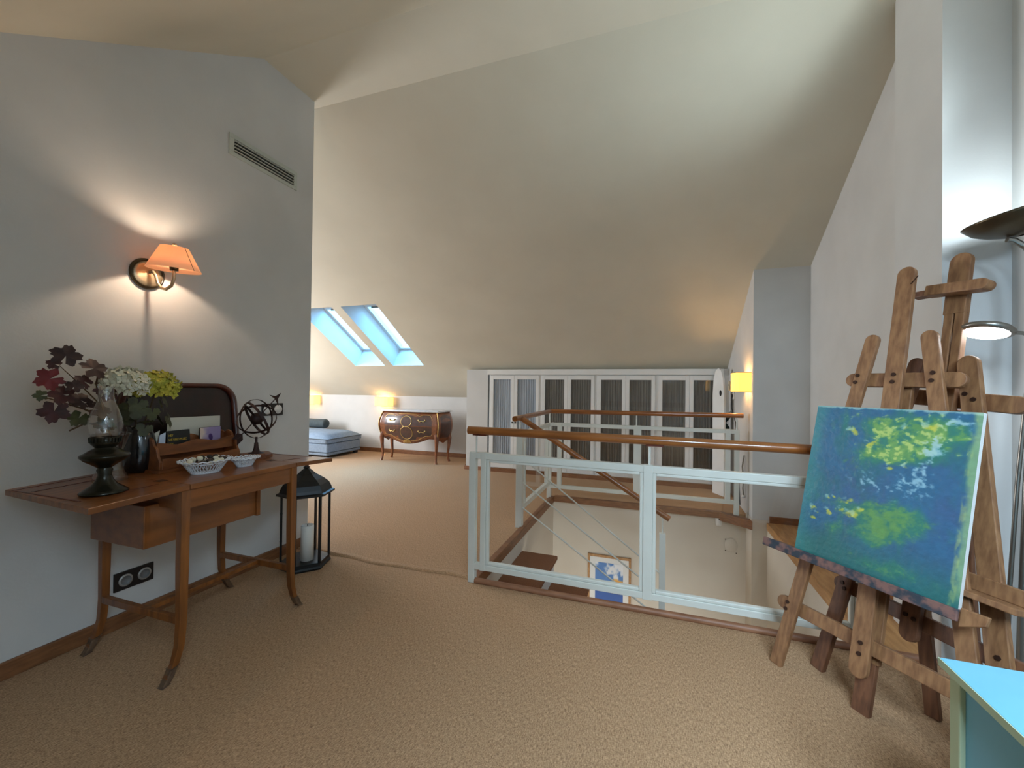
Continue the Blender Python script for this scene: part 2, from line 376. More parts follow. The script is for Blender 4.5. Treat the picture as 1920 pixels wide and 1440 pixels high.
# stairwell
sw = MB(); e_ = .006
sw.quad((-1.05+e_,2.38,-2.9),(-1.05+e_,4.54,-2.9),(-1.05+e_,4.54,-.03),(-1.05+e_,2.38,-.03)); sw.quad((-1.05,4.54-e_,-2.9),(1.0,4.54-e_,-2.9),(1.0,4.54-e_,-.03),(-1.05,4.54-e_,-.03))
sw.quad((.865-e_,4.54,-2.9),(.865-e_,4.294,-2.9),(.865-e_,4.294,.03),(.865-e_,4.54,.03)); sw.quad((.859,4.294,-2.9),(1.0,4.294,-2.9),(1.0,4.294,.03),(.859,4.294,.03))
sw.quad((.985,4.30,-2.9),(.985,2.38,-2.9),(.985,2.38,0),(.985,4.30,0)); sw.quad((-1.05,2.38+e_,-2.9),(1.0,2.38+e_,-2.9),(1.0,2.38+e_,-.03),(-1.05,2.38+e_,-.03))
struct('wall_stairwell', sw, M['stairwall'], 'beige plaster walls of the stairwell below the floor')
struct('floor_lower', MB().box(-1.05,1.0,2.38,4.54,-2.95,-2.9), M['tread'], 'floor at the foot of the stairwell')
struct('trim_2', MB().tube([(-1.03,2.352,.012),(1.19,2.352,.012)], .018, 12), M['skirt_red'], 'rounded wooden edge strip under the near railing')
struct('trim_3', MB().box(-1.075,-1.03,2.372,4.50,-.06,.012), M['skirt'], 'wooden edge board on the left of the stairwell', bevel=.004)
t4 = MB().box(-1.03,.63,4.49,4.545,-.05,.012)
t4.prism([(.62,4.49),(.62,4.56),(.865,4.36),(.865,4.285)], -.07, .012, lambda u,v,w_: (u,v,w_))
struct('trim_4', t4, M['skirt'], 'wooden edge board on the far side of the stairwell', bevel=.004)
struct('trim_5', MB().box(.975,1.292,2.372,4.28,-.05,.014), M['ledge'], 'pale wooden board covering the ledge by the right wall', bevel=.004)
# carpet seam
seam = MB(); P = []
for i in range(41):
    t = i/40; x = -2.45+t*1.38; wv = .012*math.sin(t*9)+.006*math.sin(t*23); h = .010+.007*max(0, math.sin(t*7+.6))
    P.append([(x, 2.385-.018+wv, .001), (x, 2.385+wv-.008, h), (x, 2.385+wv+.004, h), (x, 2.385+.05+wv, .001)])
struct('trim_6', seam.grid(P), M['carpet'], 'raised wavy carpet seam between partition wall and railing')

# stairs
st = thing('staircase', 'carpeted brown stair flight going down behind the near railing', 'stairs', (-1.05,2.4,-.2))
for i in range(7):
    x0 = -1.045+.27*i; z = -.18*(i+1)
    MB().box(x0, x0+.31, 2.42, 3.37, z-.035, z).build('tread', M['tread'], st, bevel=.008)
    MB().box(x0+.27, x0+.285, 2.42, 3.34, z-.18+.001, z-.036).build('riser', M['white'], st)
MB().bar((-1.03,3.385,-.36),(.85,3.385,-1.60),.2,.02,(0,0,1)).build('stringer', M['white'], st)

# ------------------------------------------------------------------ railings
def tilt(x): return -.008*(x+1.07)
def zbox(mb, x0, x1, y0, y1, z0, z1):
    a, b = tilt(x0), tilt(x1)
    mb.add([(x0,y0,z0+a),(x1,y0,z0+b),(x1,y1,z0+b),(x0,y1,z0+a),(x0,y0,z1+a),(x1,y0,z1+b),(x1,y1,z1+b),(x0,y1,z1+a)],
           [(0,3,2,1),(4,5,6,7),(0,1,5,4),(1,2,6,5),(2,3,7,6),(3,0,4,7)])
nr = thing('stair_railing', 'near pale green railing with glass panels and thick brown round handrail', 'railing', (-1.05,2.36,0))
MB().tube([(-1.09,2.36,.934),(1.2,2.36,.934+tilt(1.2))], .0245, 20).build('handrail', M['rail_wood'], nr)
for x in (-1.053, .972):
    m = MB(); zbox(m, x-.022, x+.022, 2.34, 2.38, 0, .80); m.build('post', M['rail_paint'], nr, bevel=.003)
m = MB(); zbox(m, -1.033, .95, 2.34, 2.38, .762, .800); m.build('top_rail', M['rail_paint'], nr, bevel=.003)
m = MB(); zbox(m, -1.033, .95, 2.34, 2.38, .085, .120); m.build('bottom_rail', M['rail_paint'], nr, bevel=.003)
for x0, x1 in ((-.996,-.962), (-.047,.001), (.895,.93)):
    m = MB(); zbox(m, x0, x1, 2.338, 2.382, .083, .802); m.build('stile', M['rail_paint'], nr, bevel=.003)
for x0, x1 in ((-.962,-.047),(.001,.895)):
    m = MB()
    for a, b in ((x0, x0+.018), (x1-.018, x1)): zbox(m, a, b, 2.345, 2.375, .120, .762)
    zbox(m, x0+.018, x1-.018, 2.345, 2.375, .745, .762); zbox(m, x0+.018, x1-.018, 2.345, 2.375, .120, .137)
    m.build('glazing_bead', M['rail_paint'], nr, bevel=.004)
    m = MB(); zbox(m, x0+.016, x1-.016, 2.358, 2.362, .135, .748); m.build('glass_panel', M['glass'], nr)
for x in (-1.035, -.016, .95):
    MB().tube([(x,2.36,.79),(x,2.36,.905+tilt(x))], .0065, 8).build('handrail_pin', M['rail_paint'], nr)
    m = MB(); zbox(m, x-.02, x+.07, 2.345, 2.375, .904, .913); m.build('handrail_plate', M['inlay'], nr)

fr = thing('stair_railing', 'far L-shaped pale railing with orange-brown handrail in front of the white cupboards', 'railing', (-1.06,4.45,0))
MB().tube([(-1.09,3.27,.942),(-1.075,4.45,.948)], .0235, 18).build('handrail', M['rail_wood'], fr)
MB().tube([(-1.075,4.45,.948),(.815,4.45,.962)], .0235, 18).build('handrail', M['rail_wood'], fr)
MB().box(-1.115,-1.06,3.39,3.45,0,.82).build('post', M['rail_paint'], fr, bevel=.003)
MB().box(-1.10,-1.055,4.43,4.475,0,.82).build('post', M['rail_paint'], fr, bevel=.003)
MB().box(.737,.782,4.43,4.47,.012,.825).build('post', M['rail_paint'], fr, bevel=.003)
MB().box(-1.105,-1.065,3.45,4.44,.782,.82).build('top_rail', M['rail_paint'], fr, bevel=.003)
MB().box(-1.105,-1.065,3.45,4.44,.14,.185).build('bottom_rail', M['rail_paint'], fr, bevel=.003)
MB().box(-1.105,-1.065,3.50,3.535,.185,.782).build('stile', M['rail_paint'], fr, bevel=.003)
MB().box(-1.105,-1.065,4.34,4.375,.185,.782).build('stile', M['rail_paint'], fr, bevel=.003)
MB().box(-1.087,-1.083,3.535,4.34,.185,.782).build('glass_panel', M['glass'], fr)
MB().box(-1.06,.74,4.43,4.47,.788,.826).build('top_rail', M['rail_paint'], fr, bevel=.003)
MB().box(-1.06,.74,4.43,4.47,.112,.15).build('bottom_rail', M['rail_paint'], fr, bevel=.003)
for x0, x1 in ((-.985,-.94),(-.187,-.113),(.660,.706)): MB().box(x0,x1,4.428,4.472,.112,.828).build('stile', M['rail_paint'], fr, bevel=.003)
for x0, x1 in ((-.94,-.187),(-.113,.66)): MB().box(x0,x1,4.448,4.452,.15,.788).build('glass_panel', M['glass'], fr)
for x, y in ((-1.09,3.42),(-1.075,4.45),(-.16,4.45),(.76,4.45)):
    MB().tube([(x,y,.81),(x,y,.93)], .0065, 8).build('handrail_pin', M['rail_paint'], fr)

sr = thing('stair_railing', 'sloping round brown stair handrail with three thin diagonal rods going down the flight', 'railing', (.076,3.42,-1.2))
MB().tube([(-1.075,3.42,.937),(.125,3.42,.205)], .0235, 18).build('handrail', M['rail_wood'], sr)
MB().box(.053,.099,3.40,3.44,-1.24,.09).build('post', M['rail_paint'], sr, bevel=.003)
MB().tube([(.076,3.42,.085),(.076,3.42,.225)], .006, 8).build('handrail_pin', M['rail_paint'], sr)
for z0, z1 in ((.591,-.222),(.385,-.378),(.168,-.57)):
    MB().tube([(-1.06,3.42,z0),(.06,3.42,z1)], .0065, 8).build('rod', M['rail_paint'], sr)

# ------------------------------------------------------------------ white cupboards
struct('trim_7', MB().box(-2.265,.80,5.525,5.56,1.387,1.462), M['white'], 'white cornice board above the cupboard doors', bevel=.003)
struct('trim_8', MB().box(-2.265,.865,5.535,5.56,0,.055), M['skirt'], 'brown plinth strip under the cupboards')
desc = ['leftmost white cupboard with two glazed doors and pale curtains, two small dark knobs', 'second white cupboard from the left, two glazed doors over grey curtains, behind the railing corner',
        'third white cupboard from the left, two glazed doors over dark grey curtains', 'rightmost white cupboard, two glazed doors over dark grey curtains, next to the leaning white board']
def curtain(x0, x1, z0, z1, y, m, par, ph):
    n = 44; P = []
    for zz in (z0, z0+.3*(z1-z0), z0+.7*(z1-z0), z1):
        a = .0055 if zz < z1 else .003
        P.append([(x0+(x1-x0)*i/n, y+a*math.sin(i*1.15+ph+.4*math.sin(i*.5+zz*2)), zz) for i in range(n+1)])
    return MB().grid(P).build('curtain', m, par)
for k in range(4):
    x0 = -2.224+k*.7625
    u = thing('cupboard', desc[k], 'cupboard', (x0+.365,5.6,.055), 0, 'white glazed cupboards along the far wall')
    MB().box(x0-.02,x0+.7425,5.585,5.70,.055,1.387).build('body', M['white'], u)
    for a in (x0-.019, x0+.7235): MB().box(a, a+.0185, 5.556, 5.585, .055, 1.387).build('side_stile', M['white'], u)
    for j in range(2):
        a = x0+j*.3615+.001; e = a+.3595
        d = MB(); d.box(a,a+.045,5.548,5.57,.062,1.382); d.box(e-.045,e,5.548,5.57,.062,1.382)
        d.box(a+.045,e-.045,5.548,5.57,.062,.14); d.box(a+.045,e-.045,5.548,5.57,1.322,1.382)
        dd = d.build('door', M['white'], u, bevel=.002)
        MB().box(a+.043,e-.043,5.556,5.559,.138,1.324).build('pane', M['glass'], dd)
        curtain(a+.046, e-.046, .14, 1.322, 5.574, M['curtain_l' if k == 0 else 'curtain'], dd, k*2+j)
        kx = e-.022 if j == 0 else a+.022
        MB().ball((kx,5.538,.712), .012, 8).build('knob', M['black'], dd)

# ironing-board like white board leaning at the right end
wb = MB(); pts = [(-.10,0),(-.10,1.15),(-.085,1.33),(-.05,1.43),(0,1.46),(.05,1.43),(.085,1.33),(.10,1.15),(.10,0)]
wbt = thing('leaning_board', 'tall white board with rounded top and dark oval hand hole leaning beside the rightmost cupboard', 'board', (.72,5.3,0))
cB = (.735,5.30); ang = R(62)
def wbf(u, v, t): return (cB[0]+u*math.cos(ang)-t*math.sin(ang)+.0*v, cB[1]-u*math.sin(ang)*1.0-t*math.cos(ang)+.03*v, v)
wb.prism(pts, 0, .025, wbf).build('board', M['white'], wbt, bevel=.003)
MB().prism([(.018*math.cos(t*PI/6)+.045, 1.17+.035*math.sin(t*PI/6)) for t in range(12)], .0235, .028, wbf).build('hand_hole', M['dark'], wbt)
o = MB().box(.85,.865,5.465,5.535,1.20,1.31).build('intercom', mat('beige_plastic', C(214,196,164), .5), at=(.86,5.50,1.26), bevel=.004)
tag(o, 'small beige wall control box beside the yellow wall lamp', 'control')
MB().box(.8485,.8505,5.475,5.525,1.262,1.272).build('display_slot', M['dark'], o, at=(.86,5.50,1.26))
so = MB().box(.852,.865,5.19,5.29,1.10,1.19).build('wall_socket', M['white'], at=(.86,5.1,1.13), bevel=.003)
tag(so, 'small white socket under the yellow wall lamp with a dark plug', 'socket')
MB().tube([(.85,5.24,1.14),(.84,5.24,1.14)], .02, 10).build('plug', M['rubber'], so, at=(.86,5.1,1.13))
o = MB().tube([(.842,5.235,1.13),(.84,5.22,1.0),(.848,5.03,.85),(.858,4.96,.6),(.857,4.90,.3),(.857,4.82,.02)], .005, 6).build('power_cable', M['rubber'], at=(.857,4.95,0))
tag(o, 'dark cable hanging down the wall from the white socket', 'cable')
o = MB().tube([(.855,4.62,.56),(.84,4.62,.45),(.852,4.62,.30),(.842,4.60,.24),(.852,4.60,.16)], .007, 8).build('loose_cable', M['steel'], at=(.85,4.6,.3))
tag(o, 'short grey cable looped on the wall beside the far railing end', 'cable')
MB().ball((.846,4.60,.16), .016, 8).build('cord_end', M['white'], o, at=(.85,4.6,.3))
# dark green bag strap bundle hanging behind the rail end
bg = MB()
for k in range(7):
    a = k*.9; bg.ball((.80+.02*math.cos(a), 5.35+.03*math.sin(a), .90-.022*k), .030-.001*k, 8, sz=1.1)
tag(bg.build('hanging_bundle', mat('dark_green_cloth', C(20,38,34), .8), at=(.8,5.35,.7)), 'dark green cloth bundle hanging beside the leaning white board', 'cloth')
hk = MB().tube([(.863,5.35,.96),(.80,5.35,.93)], .006, 6).build('wall_hook', M['steel'], at=(.86,5.35,.95)); tag(hk, 'small hook holding the dark green bundle', 'hook')

# ------------------------------------------------------------------ small rectangular-shade wall lamps
M['bulb'] = bulb_mat('warm_bulb', (1,.75,.45,1), 5)
M['shade_y'] = shade_mat('yellow_lampshade', C(236,214,150), C(255,222,120), .40)
M['shade_c'] = shade_mat('cream_lampshade', C(240,214,160), C(255,214,130), .75)
def halfshade(name, label, c, r, z0, z1, axis, m, power):
    t = thing(name, label, 'lamp', (c[0],c[1],z0), 0, 'wall lamps with small cream shades' if m == 'shade_c' else None)
    P0 = []
    prof = [(-r,0),(-r,-.75*r),(-.88*r,-.92*r),(-.5*r,-.99*r),(0,-r),(.5*r,-.99*r),(.88*r,-.92*r),(r,-.75*r),(r,0)]
    for z in (z0, z1):
        row = []
        for u, v in prof:
            row.append((c[0]+u, c[1]+v, z) if axis == 'y' else (c[0]+v, c[1]+u, z))
        P0.append(row)
    MB().grid(P0, smooth=False).build('lamp_shade', M[m], t, solid=.002)
    for z in (z0, z1): MB().tube([(p[0],p[1],z) for p in P0[0]], .003, 6).build('wire_ring', M['nickel'], t)
    u = .0
    q = (c[0], c[1]-.5*r) if axis == 'y' else (c[0]-.5*r, c[1])
    bk = MB()
    if axis == 'y': bk.box(c[0]-.03,c[0]+.03,c[1]-.012,c[1]-.001,z0+.02,z0+.10); bk.bar((c[0],c[1]-.01,z0+.03),(q[0],q[1],z0+.03),.012,.012)
    else: bk.box(c[0]-.012,c[0]-.001,c[1]-.03,c[1]+.03,z0+.02,z0+.10); bk.bar((c[0]-.01,c[1],z0+.03),(q[0],q[1],z0+.03),.012,.012)
    bk.build('bracket', M['nickel'], t)
    MB().ball((q[0],q[1],z0+.075), .018, 10, sz=1.3).build('bulb', M['bulb'], t)
    point('lamp_light', (q[0],q[1],(z0+z1)/2), power, WARM, .02)
    return t
halfshade('wall_lamp', 'small cream box-shaped wall lamp glowing just left of the antique commode', (-4.63,6.419), .155, .845, 1.01, 'y', 'shade_c', 1.3)
halfshade('wall_lamp', 'small cream box-shaped wall lamp glowing above the blue-grey ottoman, cut off by the partition wall', (-6.30,6.419), .155, .845, 1.01, 'y', 'shade_c', 1.3)
halfshade('wall_lamp', 'glowing yellow square-shaded wall lamp on the wall end right of the cupboards', (.864,4.50), .14, 1.188, 1.372, 'x', 'shade_y', 3.0)

# ------------------------------------------------------------------ commode
cm = thing('commode', 'antique marquetry bombe chest with marble top and gilt mounts against the low wall', 'commode', (-3.67,5.85,0))
CX = -3.67
def bul(z):
    t = max(0, min(1, (.80-z)/.46)); return math.sin(PI*t**.85)**1.2 if 0 < t < 1 else 0
def FR(s, z, off=0):
    b = bul(z); return Vector((CX+s*(.485+.055*b), 5.715-.05*b-.055*math.cos(PI*s/2)**2-off, z))
def SD(t, z, sg, off=0):
    b = bul(z); x = .485+.055*b+.05*t+.02*b*math.sin(PI*t)
    return Vector((CX+sg*(x+off), (5.715-.05*b)*(1-t)+6.05*t, z))
def fb(s): return .30+.085*min(1, (abs(s)/.72)**2) if abs(s) < .72 else .385
def sb(t): return .31+.07*abs(2*t-1)
b = MB()
P = [[FR(-1+2*i/32, fb(-1+2*i/32)+(.80-fb(-1+2*i/32))*j/14) for i in range(33)] for j in range(15)]; b.grid(P)
for sg in (-1, 1):
    P = [[SD(i/12, sb(i/12)+(.80-sb(i/12))*j/14, sg) for i in range(13)] for j in range(15)]
    b.grid([row[::-sg] for row in P])
b.quad((CX-.53,6.05,.38),(CX+.53,6.05,.38),(CX+.53,6.05,.80),(CX-.53,6.05,.80))
b.quad((CX-.53,6.05,.385),(CX+.53,6.05,.385),(CX+.48,5.72,.385),(CX-.48,5.72,.385))
b.build('body', M['comm'], cm, solid=.006)
top = [(CX-.525,5.69),(CX-.3,5.645),(CX,5.63),(CX+.3,5.645),(CX+.525,5.69),(CX+.57,6.07),(CX-.57,6.07)]
MB().prism(top, .802, .826, lambda u,v,w_: (u,v,w_)).build('marble_top', M['marble'], cm, bevel=.006)
def gold(pts, r=.0034, par=None, name='gilt_border', closed=False): return MB().tube(pts, r, 6, closed=closed).build(name, M['gold'], par or cm)
for z0, z1 in ((.415,.575),(.585,.745)):
    P = []
    for j in range(7):
        row = []
        for i in range(29):
            s = -.80+1.60*i/28; lo, hi = z0, z1
            if z0 < .5: lo = max(z0, fb(s)+.05) if abs(s) > .3 else .36
            else: hi = z1+.012*math.cos(s*9)
            row.append(FR(s, lo+(hi-lo)*j/6, .004))
        P.append(row)
    dr = MB().grid(P).build('drawer', M['comm_dark'], cm)
    for sx in (-.52, .50):
        zc_ = (z0+z1)/2
        hp = [FR(sx-.10, zc_+.012, .012), FR(sx-.06, zc_-.012, .022), FR(sx, zc_+.004, .028), FR(sx+.06, zc_-.012, .022), FR(sx+.10, zc_+.012, .012)]
        gold(hp, .006, dr, 'handle')
        for q in (-.10, .10): MB().ball(FR(sx+q, zc_+.012, .008), .013, 6).build('rosette', M['gold'], dr)
bp = [FR(-.82,.44,.006),FR(-.82,.70,.006),FR(-.77,.755,.006),FR(-.55,.76,.006),FR(-.42,.735,.006),FR(-.3,.77,.006),FR(0,.775,.006),FR(.3,.77,.006),FR(.42,.735,.006),FR(.55,.76,.006),FR(.77,.755,.006),FR(.82,.70,.006),FR(.82,.44,.006),FR(.6,.425,.006),FR(.4,.37,.006),FR(0,.335,.006),FR(-.4,.37,.006),FR(-.6,.425,.006)]
gold(bp, closed=True)
for zz, rr in ((.655,.085),(.475,.10)):
    cp = [FR(rr*1.05*math.cos(2*PI*k/24)*2, zz+rr*math.sin(2*PI*k/24), .009) for k in range(24)]
    m = MB(); m.add([FR(0, zz, .012)]+cp, [(0,k+1,(k+1)%24+1) for k in range(24)], True); ct = m.build('cartouche', M['comm_dark'], cm)
    gold(cp, .0042, ct, closed=True)
m = MB()
for k in range(7): m.tube([FR(-.09+.03*k,.36,.008), FR(-.13+.043*k,.318,.012)], .006, 6)
m.build('shell_mount', M['gold'], cm)
for sg in (-1, 1):
    P = [[SD(.14+.72*i/10, .40+.33*j/8+(.03*math.sin(PI*i/10) if j > 6 else 0), sg, .004) for i in range(11)] for j in range(9)]
    MB().grid([r_[::-sg] for r_ in P]).build('side_panel', M['comm_dark'], cm)
    gold([SD(0, .40+.4*k/8, sg, .006)+Vector((0,-.006,0)) for k in range(9)], .007, name='corner_mount')
for x, y, dx, dy in ((CX-.50,5.70,-.02,-.02),(CX+.49,5.70,.02,-.02),(CX-.52,6.00,-.03,.01),(CX+.54,6.02,.03,.01)):
    pts = [(x-dx*.3,y+.01,.46),(x+dx*.4,y,.38),(x+dx*.1,y-dy*.2,.26),(x-dx*.4,y-dy*.6,.13),(x-dx*.2,y-dy*.2,.05),(x+dx*.4,y+dy*.4,0)]
    MB().tube(pts, [.036,.036,.026,.019,.017,.022], 8).build('leg', M['comm'], cm)

# ------------------------------------------------------------------ ottoman and bolster
ot = thing('ottoman', 'low blue-grey upholstered ottoman seat in the far left corner', 'sofa', (-5.7,5.83,0))
MB().box(-6.42,-5.035,5.43,6.24,.045,.245).build('base', M['fabric'], ot, bevel=.02)
MB().tube([(-6.4,5.428,.10),(-5.033,5.428,.10),(-5.033,6.24,.10)], .006, 6).build('piping', M['fabric_d'], ot)
P = []
N = 20
for j in range(N+1):
    row = []
    for i in range(N+1):
        u, v = -1+2*i/N, -1+2*j/N; e = max(0,(1-u**6))*max(0,(1-v**6))
        row.append((-5.73+u*.705, 5.835+v*.415, .318+.085*e**.5+.02*(1-u*u)*(1-v*v)+.006*math.sin(7*u)*math.cos(5*v)*e))
    P.append(row)
cu = MB().grid(P)
bt = [[(p[0],p[1],.252) for p in r_] for r_ in P]; ring = [P[0][i] for i in range(N)]+[P[i][N] for i in range(N)]+[P[N][N-i] for i in range(N)]+[P[N-i][0] for i in range(N)]
low = [(p[0]*.998-5.73*.002, p[1]*.998+5.835*.002, .252) for p in ring]
cu.grid([low, ring], close=True)
cus = cu.build('seat_cushion', M['fabric'], ot)
MB().tube(ring, .006, 6, closed=True).build('piping', M['fabric_d'], cus)
for x in (-6.35,-5.10):
    for y in (5.49,6.18): MB().box(x-.03,x+.03,y-.03,y+.03,0,.05).build('foot', M['dark'], ot)
bo = MB().tube([(-6.45,6.12,.50),(-6.43,6.12,.50),(-5.73,6.12,.50),(-5.70,6.12,.50),(-5.69,6.12,.50)], [.07,.085,.085,.075,.03], 20).build('bolster', M['fabric_d'], at=(-6.07,6.12,.42))
tag(bo, 'dark grey-green round bolster lying on the blue-grey ottoman', 'cushion')

# ------------------------------------------------------------------ wall fittings on the left wall
WX = -2.475
av = thing('air_vent', 'rectangular grey ventilation grille high on the left wall', 'vent', (WX,2.07,2.68))
m = MB(); m.box(WX,WX+.008,1.816,2.326,2.722,2.75); m.box(WX,WX+.008,1.816,2.326,2.617,2.642); m.box(WX,WX+.008,1.816,1.848,2.642,2.722); m.box(WX,WX+.008,2.296,2.326,2.642,2.722)
m.build('frame', M['vent'], av, bevel=.002)
MB().box(WX,WX+.0015,1.84,2.30,2.635,2.73).build('duct', M['dark'], av)  # flat dark sheet, its colour stands in for the shade behind the slats
for k in range(4):
    z = 2.652+k*.02
    MB().bar((WX+.008,1.848,z),(WX+.008,2.296,z),.0045,.012,(0,0,1)).build('slat', M['vent'], av)

sc = thing('wall_sconce', 'wall lamp with salmon cone shade and curved arm glowing above the table', 'lamp', (WX,1.40,1.765))
MX = Matrix(((0,0,1,0),(0,1,0,0),(-1,0,0,0),(0,0,0,1)))
MB().lathe([(.0001,.016),(.045,.016),(.062,.013),(.072,.004),(.072,0)], 32, (WX,1.40,1.765), MX).build('wall_plate', M['nickel'], sc)
MB().lathe([(.069,.0165),(.075,.014),(.079,.006),(.079,0)], 32, (WX,1.40,1.765), MX).build('plate_rim', M['bronze'], sc)
sx, sy = -2.31, 1.425
MB().tube([(WX+.012,1.405,1.775),(WX+.04,1.405,1.775),(WX+.055,1.408,1.755),(WX+.065,1.412,1.715),(WX+.085,1.416,1.690),(WX+.115,1.420,1.682),(sx-.015,1.424,1.70),(sx,sy,1.735),(sx,sy,1.79)], .0075, 10).build('arm', M['nickel'], sc)
MB().lathe([(.0001,1.775),(.018,1.775),(.02,1.80),(.012,1.815)], 16, (sx,sy,0)).build('bulb_holder', M['bronze'], sc)
M['shade_s'] = shade_mat('salmon_lampshade', C(230,186,150), C(255,176,122), .22, .28)
TS = Vector((.07,-.045,1)).normalized().to_track_quat('Z','Y').to_matrix().to_4x4(); SC0 = Vector((sx,sy,1.835))
def ts(x, y, z): return SC0+(TS @ Vector((x-sx, y-sy, z-1.835)))
MB().lathe([(.113,-.056),(.058,.057)], 40, SC0, TS).build('lamp_shade', M['shade_s'], sc, solid=.0015)
MB().tube([ts(sx+.114*.7, sy-.114*.71, 1.779),ts(sx+.059*.7, sy-.059*.71, 1.892)], .0015, 6).build('shade_seam', M['bronze'], sc)
m = MB()
for a in (0, 2.1, 4.2): m.tube([ts(sx,sy,1.895),ts(sx+.057*math.cos(a),sy+.057*math.sin(a),1.890)], .0015, 5)
m.lathe([(.0001,.080),(.010,.077),(.012,.068),(.005,.061)], 12, SC0, TS); m.build('finial', M['nickel'], sc)
MB().ball((sx,sy,1.850), .017, 10, sz=1.35).build('bulb', M['bulb'], sc)
point('sconce_light', (sx,sy,1.852), 3.7, (1,.78,.58), .014)

def plate(name, label, y0, y1, z0, z1, cat):
    t = thing(name, label, cat, (WX,(y0+y1)/2,(z0+z1)/2))
    MB().box(WX,WX+.009,y0,y1,z0,z1).build('cover_plate', M['socket'], t, bevel=.002)
    return t
t = plate('light_switch', 'black double switch plate with round pale buttons on the wall behind the sundial', 2.071,2.236,.992,1.074, 'switch')
for y in (2.112,2.195): MB().lathe([(.0001,.014),(.028,.014),(.031,.009)], 24, (WX,y,1.033), MX).build('button', M['white'], t)
t = plate('wall_socket', 'black double power socket low on the wall under the table', 1.285,1.453,.180,.270, 'socket')
for y in (1.332,1.412):
    MB().lathe([(.022,.013),(.028,.013),(.030,.009)], 24, (WX,y,.225), MX).build('socket_ring', M['socket_ring'], t)
    MB().lathe([(.0001,.0095),(.022,.0095),(.022,.013)], 24, (WX,y,.225), MX).build('socket_well', M['socket_in'], t)

# ------------------------------------------------------------------ table
TZ = .787
tb = thing('sewing_table', 'long golden-brown wooden drop-leaf table with splayed metal-tipped legs against the left wall', 'table', (-2.08,1.45,0))
MB().box(-2.405,-1.80,1.188,1.722,TZ-.022,TZ).build('tabletop', M['table'], tb, bevel=.002)
def leaf_panel(y0, y1, z1, name):
    m = MB(); yb = y1+(.035 if y1 < y0 else -.022); m.prism([(-2.405,y0),(-1.80,y0),(-1.80,y1),(-2.405,yb)], 0, 1, lambda u,v,w_: (u, v, TZ+(z1-TZ)*(abs(v-y0)/abs(y1-y0))-(.022 if w_ == 0 else 0)))
    lf = m.build(name, M['table'], tb, bevel=.002)
    def zz(y): return TZ+(z1-TZ)*(abs(y-y0)/abs(y1-y0))+.0008
    for (xa, ya, xb, yb, wd) in ((-2.36, .12, -2.36, .88, .012), (-2.26, .18, -2.26, .84, .012), (-2.36, .88, -1.93, .88, .008), (-1.93, .12, -1.93, .55, .006)):
        A = y0+(y1-y0)*ya; B = y0+(y1-y0)*yb
        MB().bar((xa,A,zz(A)),(xb,B,zz(B)),wd,.0015,(1,0,0) if xa == xb else (0,1,0)).build('inlay_strip', M['inlay'], lf)
leaf_panel(1.186, .862, .775, 'leaf'); leaf_panel(1.724, 1.985, .772, 'leaf')
for y in (1.186,1.724): MB().box(-2.0,-1.96,y-.018,y+.018,TZ,TZ+.001).build('hinge', M['bolt'], tb)
m = MB(); m.box(-1.835,-1.815,1.185,1.72,.685,.765); m.box(-2.375,-2.355,1.185,1.72,.685,.765); m.box(-2.36,-1.83,1.165,1.185,.685,.765); m.box(-2.36,-1.83,1.705,1.725,.685,.765)
m.build('apron', M['table_side'], tb, bevel=.002)
dbx = MB().box(-2.30,-1.95,1.11,1.61,.525,.70).build('drawer_box', M['table_side'], tb, bevel=.003)
MB().box(-2.30,-1.94,1.61,1.63,.52,.71).build('end_board', M['table_side'], dbx, bevel=.003)
for x, y, dy in ((-1.825,1.178,-1),(-1.825,1.718,1),(-2.365,1.195,-1),(-2.365,1.735,1)):
    P = [(.765,0,.036),(.45,0,.034),(.22,0,.030),(.13,.006,.028),(.07,.022,.026),(.03,.045,.024)]
    vs = []; 
    for z, d, w_ in P:
        for a, b_ in ((-1,-1),(1,-1),(1,1),(-1,1)): vs.append((x+a*w_/2, y+dy*d+b_*w_/2, z))
    fs = [(i*4+k, i*4+(k+1)%4, (i+1)*4+(k+1)%4, (i+1)*4+k) for i in range(5) for k in range(4)]+[(0,1,2,3),(23,22,21,20)]
    lg = MB().add(vs, fs).build('leg', M['table_leg'], tb, bevel=.003)
    m = MB(); q = []
    for z, d, w_ in ((.058,.028,.030),(.020,.046,.030),(0,.060,.028)):
        for a, b_ in ((-1,-1),(1,-1),(1,1),(-1,1)): q.append((x+a*w_/2, y+dy*d+b_*w_/2, max(0, z+(.006 if b_*dy < 0 else 0))))
    m.add(q, [(i*4+k, i*4+(k+1)%4, (i+1)*4+(k+1)%4, (i+1)*4+k) for i in range(2) for k in range(4)]+[(0,1,2,3),(11,10,9,8)])
    m.build('foot_cap', M['iron'], lg, bevel=.003)
for y in (1.19,1.728): MB().box(-2.35,-1.84,y-.011,y+.011,.205,.235).build('stretcher', M['table_leg'], tb, bevel=.002)
MB().box(-2.09,-2.06,1.20,1.72,.212,.232).build('stretcher', M['table_leg'], tb, bevel=.002)

